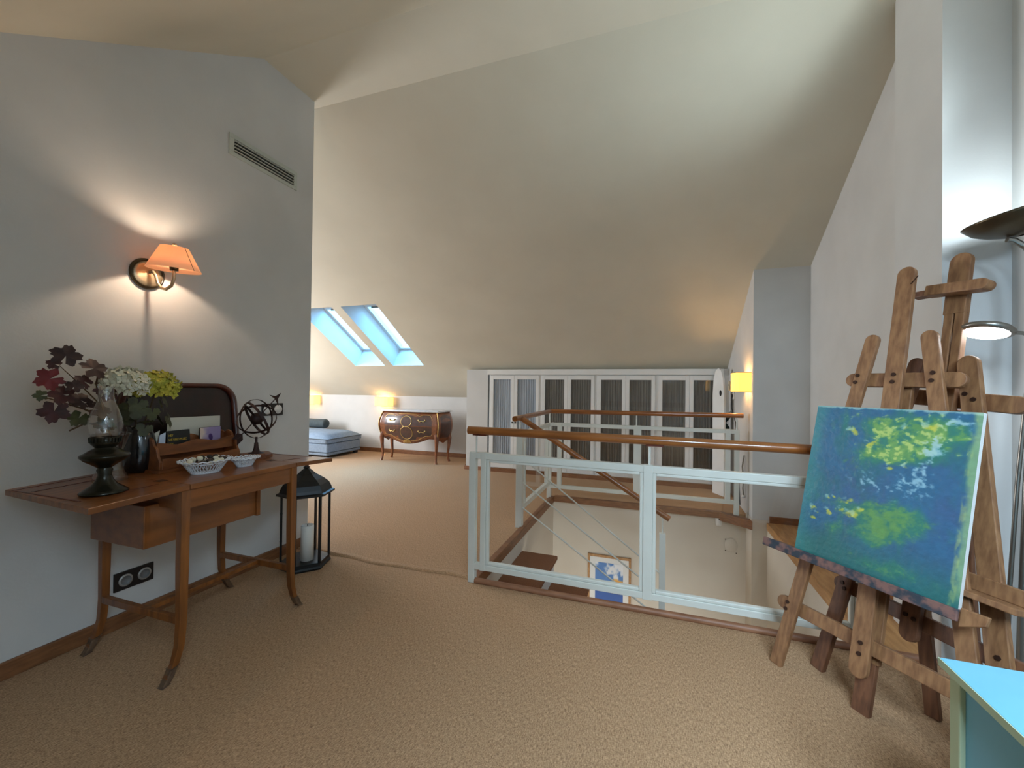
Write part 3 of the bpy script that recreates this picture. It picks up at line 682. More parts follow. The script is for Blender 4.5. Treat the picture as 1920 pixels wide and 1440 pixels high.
# ------------------------------------------------------------------ things on the table
ol = thing('oil_lamp', 'dark cast oil lamp with clear bulbous glass chimney on the left table leaf', 'lamp', (-1.99,1.0,.781))
c0 = (-1.99,1.0,0)
MB().lathe([(.0001,.781),(.070,.781),(.072,.786),(.060,.795),(.038,.812),(.026,.83),(.020,.85),(.024,.868),(.018,.88)], 36, c0).build('base', M['lampiron'], ol)
MB().lathe([(.0001,.874),(.02,.876),(.038,.890),(.060,.905),(.073,.920),(.072,.926),(.058,.934),(.045,.944),(.030,.952),(.030,.962)], 36, c0).build('oil_font', M['lampiron'], ol)
MB().lathe([(.030,.955),(.040,.966),(.043,.972),(.043,.992),(.040,.994),(.036,.975),(.0001,.972)], 30, c0).build('burner', M['lampiron'], ol)
m = MB()
for k in range(24):
    a = 2*PI*k/24; m.tube([(c0[0]+.044*math.cos(a),c0[1]+.044*math.sin(a),.973),(c0[0]+.046*math.cos(a),c0[1]+.046*math.sin(a),.993)], .0022, 5)
m.build('burner_fins', M['lampiron'], ol)
MB().lathe([(.038,.985),(.046,1.01),(.050,1.035),(.048,1.065),(.038,1.095),(.027,1.125),(.022,1.15),(.022,1.175),(.026,1.188)], 36, c0).build('chimney', M['glass_thick'], ol, solid=.0018)

gv = thing('glass_vase', 'clear flared glass vase standing behind the oil lamp', 'vase', (-2.19,1.12,.783))
MB().lathe([(.0001,.785),(.055,.785),(.058,.79),(.052,.81),(.040,.84),(.036,.87),(.042,.92),(.062,.98),(.066,.985)], 32, (-2.19,1.12,0)).build('body', M['glass_thick'], gv, solid=.002)

bv = MB().lathe([(.0001,.788),(.042,.788),(.052,.80),(.060,.85),(.062,.90),(.055,.95),(.045,.985),(.050,1.0),(.045,1.0),(.04,.985),(.0001,.97)], 32, (-2.27,1.27,0)).build('flower_vase', M['vase_black'], at=(-2.27,1.27,.788))
tag(bv, 'black glazed vase holding the flowers, between oil lamp and letter rack', 'vase')

def vein_leaf(center, size, normal, updir, curl=.15, lobes=5):
    """palmate leaf as a thin bent fan"""
    n = Vector(normal).normalized(); u = Vector(updir); u = (u-n*u.dot(n)).normalized(); s_ = u.cross(n)
    pts = []; K = 40
    for k in range(K):
        a = -PI*.93+2*PI*.93*k/(K-1)
        r = .50+.34*abs(math.cos(a*lobes/2.05))**.7+.05*math.sin(a*17)+.04*math.sin(a*29)
        if abs(a) > 2.5: r *= .8
        pts.append((r*math.sin(a), r*math.cos(a)))
    c_ = Vector(center)
    vs = [c_]
    for f_ in (.5, 1):
        for x, y in pts:
            x *= f_; y *= f_; d = curl*(x*x*.9+y*y*.5)-.05*abs(math.sin(math.atan2(x,y)*2.5))*f_
            vs.append(c_+(s_*x+u*y-n*d)*size)
    fs = [(0,k+1,k+2) for k in range(K-1)]+[(k+1,K+k+1,K+k+2,k+2) for k in range(K-1)]
    return MB().add(vs, fs, True)
br = thing('leaf_branch', 'branch of dark red and brown autumn vine leaves leaning left over the oil lamp', 'branch', (-2.19,1.12,.80))
st_ = [[(-2.19,1.12,.80),(-2.22,1.14,.95),(-2.28,1.13,1.10),(-2.30,1.06,1.20),(-2.30,1.0,1.27)],[(-2.25,1.14,1.04),(-2.28,1.07,1.09),(-2.28,1.0,1.12),(-2.27,.95,1.14)],[(-2.28,1.13,1.10),(-2.30,1.12,1.2),(-2.30,1.13,1.26)],
       [(-2.26,1.16,1.0),(-2.28,1.08,1.03),(-2.29,1.03,1.0)]]
for s_ in st_: MB().tube(s_, [.005-.0009*i for i in range(len(s_))], 6).build('stem', M['twig'], br)
LV = [((-2.29,1.015,1.31),.060,'leaf_brown',(1,-.3,.3),(.0,.3,1)),((-2.28,.965,1.215),.056,'leaf_crimson',(1,-.5,.1),(0,-.8,-.3)),((-2.29,1.105,1.262),.060,'leaf_brown',(1,0,.5),(0,1,.25)),
      ((-2.30,.985,1.275),.030,'leaf_red',(1,-.3,.4),(0,-.7,.4)),((-2.28,1.005,1.150),.055,'leaf_red',(1,-.2,.6),(0,-.9,.25)),((-2.27,.975,1.085),.058,'leaf_red',(1,-.4,.2),(.1,-.25,-1)),
      ((-2.29,.944,1.148),.028,'leaf_green',(1,-.3,.2),(0,-1,0)),((-2.29,1.065,1.125),.055,'leaf_brown',(.9,.1,.7),(0,-.4,.6)),((-2.28,1.07,1.205),.044,'leaf_red',(1,.2,.5),(0,-.5,.5)),
      ((-2.27,1.115,1.085),.060,'leaf_brown',(1,.2,.8),(0,.9,-.1)),((-2.28,1.055,1.052),.048,'leaf_green',(.9,-.2,.5),(0,-.5,-.8)),((-2.26,1.135,1.16),.058,'leaf_red',(1,.1,.4),(0,.6,.4)),
      ((-2.24,1.02,1.185),.036,'leaf_brown',(1,-.4,.4),(0,.3,1)),((-2.27,1.14,1.02),.05,'leaf_green',(1,0,.3),(0,-.2,-1))]
for c_, s, mm, n_, u_ in LV: vein_leaf(c_, s, n_, u_).build('leaf', M[mm], br)

def hydrangea(name, label, c_, r, m, stem):
    t = thing(name, label, 'flower', stem[0])
    MB().tube(stem, .004, 6).build('stem', M['twig'], t)
    b = MB(); c_ = Vector(c_); ga = PI*(3-math.sqrt(5)); N_ = 110
    for i in range(N_):
        y = 1-2*(i+.5)/N_; 
        if y < -.55: continue
        rr = math.sqrt(1-y*y); th = ga*i
        d = Vector((rr*math.cos(th), rr*math.sin(th), y)); d.z *= .82
        p = c_+d*r*(.88+.16*random.random()); n = (d+Vector((random.uniform(-.4,.4) for _ in range(3)))).normalized()
        x = n.orthogonal().normalized(); x = Matrix.Rotation(random.random()*6, 3, n) @ x; z_ = n.cross(x); s = r*.21
        for k in range(4):
            a = k*PI/2; e = x*math.cos(a)+z_*math.sin(a); g = z_*math.cos(a)-x*math.sin(a)
            b.add([p, p+e*s*.6+g*s*.5+n*s*.10, p+e*s*1.15+n*s*.32, p+e*s*.6-g*s*.5+n*s*.10], [(0,1,2),(0,2,3)], True)
    f_ = b.build('petals', M[m], t); f_['kind'] = 'stuff'
    return t
hydrangea('hydrangea', 'round creamy white hydrangea head just behind the lamp chimney', (-2.27,1.21,1.195), .088, 'hyd_white', [(-2.27,1.26,.98),(-2.27,1.24,1.08),(-2.27,1.21,1.17)])
hydrangea('hydrangea', 'round yellow hydrangea head beside the dark serving tray', (-2.28,1.335,1.185), .090, 'hyd_yellow', [(-2.275,1.28,.98),(-2.28,1.31,1.07),(-2.28,1.335,1.16)])
fo = thing('foliage', 'dark drooping leaves hanging round the neck of the black vase', 'leaves', (-2.27,1.27,1.0))
random.seed(3)
for k in range(15):
    a = random.uniform(0, 2*PI); rr = random.uniform(.05,.095); z = random.uniform(.97,1.12)
    c_ = (-2.25+.5*rr*math.cos(a)+.02, 1.29+rr*math.sin(a), z)
    vein_leaf(c_, random.uniform(.035,.055), (1+math.cos(a),math.sin(a),.3), (0,math.sin(a)*.5,-1), .2, 3).build('leaf', M['leaf_green'], fo)

# serving tray leaning on the wall
ty = thing('serving_tray', 'large dark mahogany serving tray with rounded corners leaning against the wall', 'tray', (-2.40,1.55,TZ))
def rrect(y0, y1, z0, z1, r, n=8):
    p = []
    for cy, cz, a0 in ((y1-r,z1-r,0),(y0+r,z1-r,90),(y0+r,z0+r,180),(y1-r,z0+r,270)):
        for k in range(n+1): a = R(a0+90*k/n); p.append((cy+r*math.cos(a), cz+r*math.sin(a)))
    return p
def tyf(u, v, w_): return (-2.392-(v-TZ)*.13+w_, u, v)
MB().prism(rrect(1.26,1.845,TZ+.002,1.205,.11), 0, .008, tyf).build('tray_base', M['tray'], ty)
o_ = rrect(1.26,1.845,TZ+.002,1.205,.11); i_ = rrect(1.285,1.82,TZ+.027,1.18,.09); i2 = rrect(1.278,1.827,TZ+.02,1.187,.095)
m = MB(); m.grid([[tyf(u,v,.004) for u,v in o_],[tyf(u,v,.030) for u,v in o_],[tyf(u,v,.033) for u,v in i2],[tyf(u,v,.012) for u,v in i_]], close=True)
m.build('raised_rim', wood('red_brown_lacquer', C(84,30,16), C(54,18,10), .3, (1,2,2), 6, coat=.4), ty)

# letter rack
rk = thing('letter_rack', 'brown pine letter rack with scrolled ends on the table', 'letter rack', (-2.22,1.47,TZ))
MB().box(-2.345,-2.125,1.265,1.675,TZ,TZ+.014).build('base_board', M['pine'], rk, bevel=.002)
scroll = [(-2.335,TZ+.014),(-2.14,TZ+.014),(-2.14,TZ+.05),(-2.155,TZ+.075),(-2.165,TZ+.11),(-2.185,TZ+.125),(-2.20,TZ+.155),(-2.225,TZ+.165),(-2.25,TZ+.15),(-2.29,TZ+.165),(-2.335,TZ+.17)]
for y in (1.275,1.655): MB().prism(scroll, y, y+.012, lambda u,v,w_: (u,w_,v)).build('side_panel', M['pine'], rk, bevel=.002)
def wavy(x, h0, h1, z0):
    N_ = 24; poly = [(1.287,z0),(1.655,z0)]
    for k in range(N_+1):
        t = 1-k/N_; y = 1.287+t*.368; poly.append((y, h0+(h1-h0)*abs(math.cos(t*PI*2))**1.5))
    return MB().prism(poly, x, x+.010, lambda u,v,w_: (w_,u,v))
wavy(-2.19,TZ+.12,TZ+.135,TZ+.075).build('front_board', M['pine'], rk, bevel=.002)
wavy(-2.15,TZ+.055,TZ+.065,TZ+.014).build('front_board', M['pine'], rk, bevel=.002)
wavy(-2.262,TZ+.13,TZ+.16,TZ+.014).build('middle_board', M['pine'], rk, bevel=.002)
wavy(-2.335,TZ+.15,TZ+.19,TZ+.014).build('back_board', M['pine'], rk, bevel=.002)

o = MB().prism([(1.40,TZ+.02),(1.665,TZ+.02),(1.665,1.026),(1.40,1.030)], -2.300,-2.296, lambda u,v,w_: (w_,u,v)).build('envelope', M['paper'], at=(-2.298,1.53,TZ+.02)); tag(o, 'large cream envelope standing at the back of the letter rack', 'envelope')
bk = thing('booklet', 'small black booklet with yellow lettering in the letter rack', 'booklet', (-2.225,1.41,TZ+.02))
MB().prism([(1.362,.86),(1.466,.862),(1.458,.972),(1.352,.970)], -2.232,-2.224, lambda u,v,w_: (w_,u,v)).build('cover', M['bookcover'], bk)
for s, y, z in (('HEY',1.362,.943),('WE NEED MUSIC',1.362,.922),('HEY',1.364,.900)):
    cu_ = bpy.data.curves.new('text', 'FONT'); cu_.body = s; cu_.size = .0155; cu_.extrude = .0002; cu_.space_character = .9
    to = bpy.data.objects.new('text', cu_); COL.objects.link(to)
    dg = bpy.context.evaluated_depsgraph_get(); me = bpy.data.meshes.new_from_object(to.evaluated_get(dg)); bpy.data.objects.remove(to)
    me.materials.clear(); me.materials.append(M['yellow_ink'])
    q = bpy.data.objects.new('lettering', me); COL.objects.link(q); q.parent = bk
    q.matrix_local = Matrix(((0,0,1,-2.2235+2.225),(.78,0,0,y-1.41),(0,1,0,z-TZ-.02),(0,0,0,1)))

# painted flat pictures through a colour attribute
def vnoise(x, y, seed=0):
    r_ = np.random.RandomState(seed); T = r_.rand(64,64)
    xi = np.floor(x).astype(int); yi = np.floor(y).astype(int); fx = x-xi; fy = y-yi; fx = fx*fx*(3-2*fx); fy = fy*fy*(3-2*fy)
    g = lambda a, b: T[a % 64, b % 64]
    return (g(xi,yi)*(1-fx)+g(xi+1,yi)*fx)*(1-fy)+(g(xi,yi+1)*(1-fx)+g(xi+1,yi+1)*fx)*fy
def fbm(x, y, seed=0, o=4):
    s = 0; a = .5
    for k in range(o): s = s+a*vnoise(x*2**k, y*2**k, seed+k); a *= .5
    return s/(1-.5**o)
def picture(name, O, U, V, nu, nv, fn, m, parent):
    O = Vector(O); U = Vector(U); V = Vector(V)
    us, vs_ = np.meshgrid(np.linspace(0,1,nu+1), np.linspace(0,1,nv+1)); col = fn(us, vs_)
    mb = MB(); mb.v = [tuple(O+U*float(a)+V*float(b_)) for a, b_ in zip(us.ravel(), vs_.ravel())]
    mb.f = [[j*(nu+1)+i, j*(nu+1)+i+1, (j+1)*(nu+1)+i+1, (j+1)*(nu+1)+i] for j in range(nv) for i in range(nu)]; mb.s = [False]*len(mb.f)
    ob = mb.build(name, m, parent, local=(parent is not None and parent.get('loc_local') is not None))
    at = ob.data.color_attributes.new('paint', 'FLOAT_COLOR', 'POINT')
    cc = np.ones((col.shape[0]*col.shape[1], 4)); v = np.clip(col.reshape(-1,3)/255., 0, 1); cc[:,:3] = np.where(v <= .04045, v/12.92, ((v+.055)/1.055)**2.4)
    at.data.foreach_set('color', cc.ravel()); return ob
def mixc(a, b_, t): return a*(1-t[...,None])+np.array(b_, float)*t[...,None]
def sm(x, a, b_): t = np.clip((x-a)/(b_-a), 0, 1); return t*t*(3-2*t)
def flat(u, c_): return np.ones(u.shape+(3,))*np.array(c_, float)
M['print'] = attr_mat('printed_paper', .6); M['oil'] = attr_mat('oil_paint', .45, .5)
def iris(u, v):
    c_ = flat(u, (150,132,168)); c_ = mixc(c_, (222,196,178), sm(1-u+.3*fbm(u*5,v*5,3), .75, 1.1)); d = np.hypot(u-.55, (v-.32)*.9)
    a = np.arctan2(v-.32, u-.55); c_ = mixc(c_, (70,42,96), sm(.20+.16*np.cos(a*3+.9)-d, 0, .05)); return c_
ic = thing('postcard', 'small purple iris flower card at the right of the letter rack', 'card', (-2.225,1.57,.87))
MB().box(-2.236,-2.230,1.512,1.622,.862,.974).build('card_board', M['bookcover'], ic)
picture('card_print', (-2.2295,1.514,.864), (0,.107,0), (0,0,.109), 50, 50, iris, M['print'], ic)
o = MB().prism([(1.315,.865),(1.345,.86),(1.35,.965),(1.325,.955)], -2.228,-2.224, lambda u,v,w_: (w_,u,v)).build('note_card', mat('pale_blue_card', C(196,206,222), .7), at=(-2.226,1.33,.86)); tag(o, 'narrow pale blue card left of the black booklet', 'card')
o = MB().prism([(1.290,.865),(1.315,.87),(1.335,.975),(1.315,.965)], -2.245,-2.241, lambda u,v,w_: (w_,u,v)).build('note_card', M['paper'], at=(-2.243,1.31,.86)); tag(o, 'folded off-white card at the left end of the letter rack', 'card')

# porcelain baskets
def basket(label, c_, rx, ry, h):
    t = thing('porcelain_basket', label, 'bowl', (c_[0],c_[1],TZ)); z0 = TZ
    def P(a, k, e=0):
        f_ = .62+.38*k; return (c_[0]+(rx*f_+e)*math.cos(a), c_[1]+(ry*f_+e)*math.sin(a), z0+.004+h*k)
    MB().lathe([(.0001,z0),(.62*1,z0),(.64,z0+.008),(.0001,z0+.008)], 30, (c_[0],c_[1],0), sx=rx, sy=ry).build('base', M['porcelain'], t)
    m = MB(); n = 36
    for k in range(n):
        for sg in (-1, 1): m.tube([P(2*PI*k/n+sg*q*.035, .0+q/5*.8) for q in range(6)], .0016, 4, cap=False)
    m.build('lattice', M['porcelain'], t)
    r_ = MB(); r_.tube([P(2*PI*k/40, .78) for k in range(40)], .0032, 6, closed=True)
    r_.tube([(P(2*PI*k/80, 1.0, .012)[0], P(2*PI*k/80, 1.0, .012)[1], P(0,1)[2]+.003*math.cos(k*PI/2)) for k in range(80)], .0030, 6, closed=True)
    for k in range(40): a = 2*PI*k/40; r_.tube([P(a,.78), P(a+.08,1.0,.011)], .0016, 4); r_.tube([P(a,.78), P(a-.08,1.0,.011)], .0016, 4)
    r_.build('pierced_rim', M['porcelain'], t)
    return t
basket('larger white latticed porcelain basket full of dried shells and husks', (-1.985,1.375), .080, .098, .055)
basket('smaller empty white latticed porcelain basket beside the larger one', (-1.965,1.555), .045, .062, .038)
random.seed(11)
for k in range(34):
    a = random.uniform(0, 2*PI); q = math.sqrt(random.random())
    x = -1.985+.064*q*math.cos(a); y = 1.375+.080*q*math.sin(a); z = TZ+.052+.020*(1-q)+random.uniform(-.003,.006)
    s = random.uniform(.009,.0135); pale = k % 2 == 0
    o = MB().ball((x,y,z), s, 7, sx=random.uniform(.8,1.2), sz=random.uniform(.7,1.1)).build('dried_pod', M['shellw' if pale else 'nut'], at=(x,y,z-s))
    tag(o, 'small ivory shell in the larger porcelain basket' if pale else 'small dark dried husk in the larger porcelain basket', 'shell' if pale else 'husk', 'ivory shells in the porcelain basket' if pale else 'dark husks in the porcelain basket')

# armillary sundial
ar = thing('armillary_sundial', 'rusty iron armillary sphere with arrow on a wooden foot at the right of the table', 'sundial', (-2.13,1.755,TZ))
AC = Vector((-2.13,1.755,1.008))
m = MB(); m.lathe([(.0001,TZ),(.098,TZ),(.098,TZ+.018),(.088,TZ+.026),(.0001,TZ+.028)], 8, (-2.13,1.755,0), smooth=False, sx=.75, sy=.9); m.build('foot', M['pine'], ar)
MB().lathe([(.045,TZ+.026),(.020,TZ+.034),(.013,TZ+.055),(.010,TZ+.085),(.0065,TZ+.088),(.0065,.905)], 18, (-2.13,1.755,0)).build('stem', M['rust'], ar)
def ring(nrm, rad, wd=.010, th=.0022, name='ring'):
    nrm = Vector(nrm).normalized(); x = nrm.orthogonal().normalized(); y = nrm.cross(x); m = MB(); K = 48; vs = []
    for k in range(K):
        a = 2*PI*k/K; d = x*math.cos(a)+y*math.sin(a)
        for rr, ww in ((rad,-wd/2),(rad+th,-wd/2),(rad+th,wd/2),(rad,wd/2)): vs.append(AC+d*rr+nrm*ww)
    fs = [(k*4+j, k*4+(j+1)%4, ((k+1)%K)*4+(j+1)%4, ((k+1)%K)*4+j) for k in range(K) for j in range(4)]
    m.add(vs, fs); return m.build(name, M['rust'], ar)
ring((1,.1,.1), .108); ring((.35,1,.55), .102, .014); ring((.5,-.62,.75), .098, .014)
MB().ball(AC, .034, 14).build('globe', M['rust'], ar)
dd = Vector((.0,.66,-.75)).normalized()
MB().bar(AC-dd*.098, AC+dd*.098, .018, .004, (1,0,0)).build('cross_band', M['rust'], ar)
ad = Vector((0,.68,.62)).normalized(); up_ = Vector((0,-.62,.68)).normalized()
MB().tube([AC-ad*.15, AC+ad*.165], .0028, 6).build('arrow_shaft', M['rust'], ar)
def flat_poly(pts, name): return MB().prism(pts, -.0015, .0015, lambda u,v,w_: tuple(AC+ad*u+up_*v+Vector((1,0,0))*w_)).build(name, M['rust'], ar)
flat_poly([(.215,0),(.175,.012),(.150,.045),(.160,.006),(.160,-.006),(.150,-.045),(.175,-.012)], 'arrow_head')
flat_poly([(-.115,0),(-.135,.026),(-.175,.024),(-.155,0),(-.175,-.024),(-.135,-.026)], 'arrow_tail')

# ------------------------------------------------------------------ lantern
LC = (-2.2,2.19); LR = .145; L0 = R(50)
ln = thing('lantern', 'large black hexagonal metal lantern with glass sides on the carpet beside the table', 'lantern', (LC[0],LC[1],0))
def hx(r, k): a = L0+k*PI/3; return (LC[0]+r*math.cos(a), LC[1]+r*math.sin(a))
def hexa(profile, name, m, par=ln, smooth=False):
    mb = MB(); P = [[(*hx(r, k), z) for k in range(6)] for r, z in profile]
    mb.grid(P, smooth=smooth, close=True); mb.add(P[0], [tuple(range(6))[::-1]]); mb.add(P[-1], [tuple(range(6))]); return mb.build(name, m, par)
hexa([(.155,0),(.160,.012),(.152,.022),(.150,.045),(.0001,.046)], 'base', M['black'])
hexa([(.156,.475),(.178,.478),(.178,.490),(.160,.496),(.155,.515),(.140,.545),(.105,.575),(.060,.605),(.028,.635),(.012,.648)], 'roof', M['black'])
MB().lathe([(.012,.645),(.022,.652),(.012,.66),(.012,.685),(.018,.695),(.010,.705),(.0001,.706)], 16, (LC[0],LC[1],0)).build('finial', M['black'], ln)
for k in range(6):
    a, b_ = hx(LR,k), hx(LR,k+1)
    MB().bar((a[0],a[1],.04),(a[0],a[1],.48),.014,.014,(math.cos(L0+k*PI/3),math.sin(L0+k*PI/3),0)).build('corner_post', M['black'], ln)
    q0, q1 = hx(LR-.004,k), hx(LR-.004,k+1)
    pn = MB().quad((*q0,.05),(*q1,.05),(*q1,.475),(*q0,.475)).build('glass_side', M['glass'], ln)
    for z in (.18,.36): MB().ball((a[0],a[1],z), .009, 6).build('rivet', M['black'], ln)
cd = MB().lathe([(.0001,.047),(.040,.047),(.040,.27),(.036,.275),(.028,.268),(.0001,.265)], 28, (-2.165,2.17,0)).build('pillar_candle', M['candle'], at=(-2.165,2.17,.047)); tag(cd, 'thick ivory pillar candle inside the black lantern', 'candle')
MB().tube([(-2.165,2.17,.265),(-2.165,2.17,.28)], .002, 5).build('wick', M['dark'], cd, at=(-2.165,2.17,.047))
o = MB().ball((-2.235,2.11,.062), .017, 10).build('glass_ball', M['steel'], at=(-2.235,2.11,.046)); tag(o, 'small silvery ball beside the candle in the lantern', 'ornament')

# ------------------------------------------------------------------ fittings in the stairwell
pf = thing('picture', 'small framed seascape print in blue, white and orange hanging on the stairwell wall', 'picture', (-.43,4.535,-.9))
m = MB(); m.box(-.655,-.205,4.515,4.538,-.60,-.575); m.box(-.655,-.205,4.515,4.538,-1.26,-1.235); m.box(-.655,-.632,4.515,4.538,-1.235,-.60); m.box(-.228,-.205,4.515,4.538,-1.235,-.60)
m.build('frame', M['ledge'], pf, bevel=.002)
MB().box(-.633,-.227,4.525,4.537,-1.236,-.599).build('mat_board', M['white'], pf)
def sea(u, v):
    n = fbm(u*4,v*5,20); c_ = flat(u, (84,132,196)); c_ = mixc(c_, (232,234,238), sm(n+(v-.88)*1.0, .44, .58)); c_ = mixc(c_, (226,168,84), sm(u-.62+.25*(n-.5), 0, .06)*sm(v, .42, .46)*sm(.70-v+.1*(n-.5),0,.06))
    c_ = mixc(c_, (60,62,110), sm(.06-abs(v-.42), 0, .04)); c_ = mixc(c_, (58,96,170), sm(.40-v+.05*n, 0, .04)); c_ = mixc(c_, (228,232,238), sm(n+(.16-v)*5, .5, .75)); return c_
picture('print', (-.575,4.523,-1.175), (.29,0,0), (0,0,.52), 60, 90, sea, M['print'], pf)
MB().ball((-.43,4.53,-.55), .006, 6).build('nail', M['bolt'], pf)
sn = thing('motion_sensor', 'small white rounded alarm sensor on the stairwell wall under the far edge', 'sensor', (.62,4.53,-.09))
m = MB(); m.lathe([(.0001,-.135),(.022,-.13),(.030,-.11),(.032,-.06),(.032,-.035),(.028,-.03),(.0001,-.03)], 20, (.62,4.52,0), sy=.8); m.build('housing', M['white'], sn)
MB().ball((.62,4.493,-.06), .006, 6).build('lens', M['dark'], sn)
cv = MB().lathe([(.0001,.006),(.052,.006),(.056,.002)], 30, (.73,4.531,-.31), Matrix(((1,0,0,0),(0,0,-1,0),(0,1,0,0),(0,0,0,1))), sy=1.2).build('cover_disc', M['stairwall'], at=(.73,4.535,-.31)); tag(cv, 'faint round cover plate painted like the stairwell wall', 'cover')
for q in ((-.05,.055),(-.05,-.055),(.045,-.07)): MB().ball((.73+q[0],4.524,-.31+q[1]), .005, 6).build('screw', M['bolt'], cv, at=(.73,4.535,-.31))

# ------------------------------------------------------------------ easels
def easel_frame(root, lean):
    cl, sl = math.cos(lean), math.sin(lean)
    return lambda u, v, w_=0: (u, v*sl+w_*cl, v*cl-w_*sl)
def slat(F, a, b_, wd, th, w0, r0=False, r1=False):
    """flat board from a to b in the easel plane, front at depth w0"""
    a = Vector((a[0],a[1])); b_ = Vector((b_[0],b_[1])); d = (b_-a); L = d.length; d.normalize(); n = Vector((-d.y,d.x)); P = []
    def end(c_, s, rnd):
        if not rnd: return [c_+n*wd/2*s, c_-n*wd/2*s]
        return [c_+n*(wd/2*math.cos(t*PI/10)*s)-d*(wd/2*math.sin(t*PI/10)*s) for t in range(11)]
    P = end(a, 1, r0)+end(b_, -1, r1)
    return MB().prism([(p.x,p.y) for p in P], w0, w0+th, F)
def bolts(F, root, pts, w0):
    for u, v in pts:
        MB().prism([(u+.008*math.cos(k*PI/4), v+.008*math.sin(k*PI/4)) for k in range(8)], w0-.004, w0+.002, F).build('bolt', M['bolt'], root, local=True)
h = R(38); P0 = Vector((.503,2.124,0))
e1 = thing('easel', 'front beech artist easel holding the blue-green painting', 'easel', P0, h-PI/2)
F = easel_frame(e1, R(13)); ml = M['easel']
def part(mb, name, m, root=e1, bev=.003): return mb.build(name, m, root, local=True, bevel=bev)
part(slat(F,(.018,0),(.196,1.46),.052,.020,0,False,True), 'leg', ml)
part(slat(F,(.672,0),(.388,1.455),.052,.020,0,False,True), 'leg', ml)
part(slat(F,(.322,.17),(.286,1.735),.062,.020,-.004,True,True), 'mast', ml)
part(slat(F,(.335,.2),(.312,1.30),.050,.020,.045,False,True), 'mast_slide', ml)
part(slat(F,(.322,0),(.322,.55),.060,.022,.046,False,False), 'mast_foot', M['easel2'])
part(slat(F,(.135,1.292),(.475,1.288),.058,.022,.021,True,True), 'crossbar', ml)
part(slat(F,(-.005,.262),(.665,.256),.055,.022,.021,True,True), 'crossbar', ml)
pt = part(MB().prism([(-.07,.492),(.60,.492),(.60,.516),(-.07,.516)], -.075, .0, F), 'paint_tray', M['easel2'])
part(MB().prism([(-.07,.485),(.60,.485),(.60,.522),(-.07,.522)], -.082, -.070, F), 'tray_lip', mat('paint_smeared_wood', C(44,52,62), .7, col2=C(120,86,78), scale=28, lo=.42, hi=.6), pt)
part(MB().prism([(.60,.47),(.66,.50),(.665,.53),(.60,.53)], -.07, -.055, F), 'tray_end', ml, pt)
# rear leg
fo_ = e1.matrix_basis.inverted() @ Vector((.99,1.965,0)); tp = Vector(F(.30,1.18,.075))
part(MB().bar(tp, fo_+Vector((0,0,.001)), .045, .022, (1,0,0)), 'leg', M['easel2'])
bolts(F, e1, [(.165,1.305),(.160,1.275),(.607-.19,1.31),(.416,1.28),(.030,.275),(.026,.245),(.640,.27)], 0); bolts(F, e1, [(.297,1.305),(.296,1.275),(.321,.265),(.321,.225)], -.004)
part(MB().tube([F(.305,1.685,0), F(.345,1.70,-.035)], .0022, 6), 'nail', M['bolt'], bev=0)

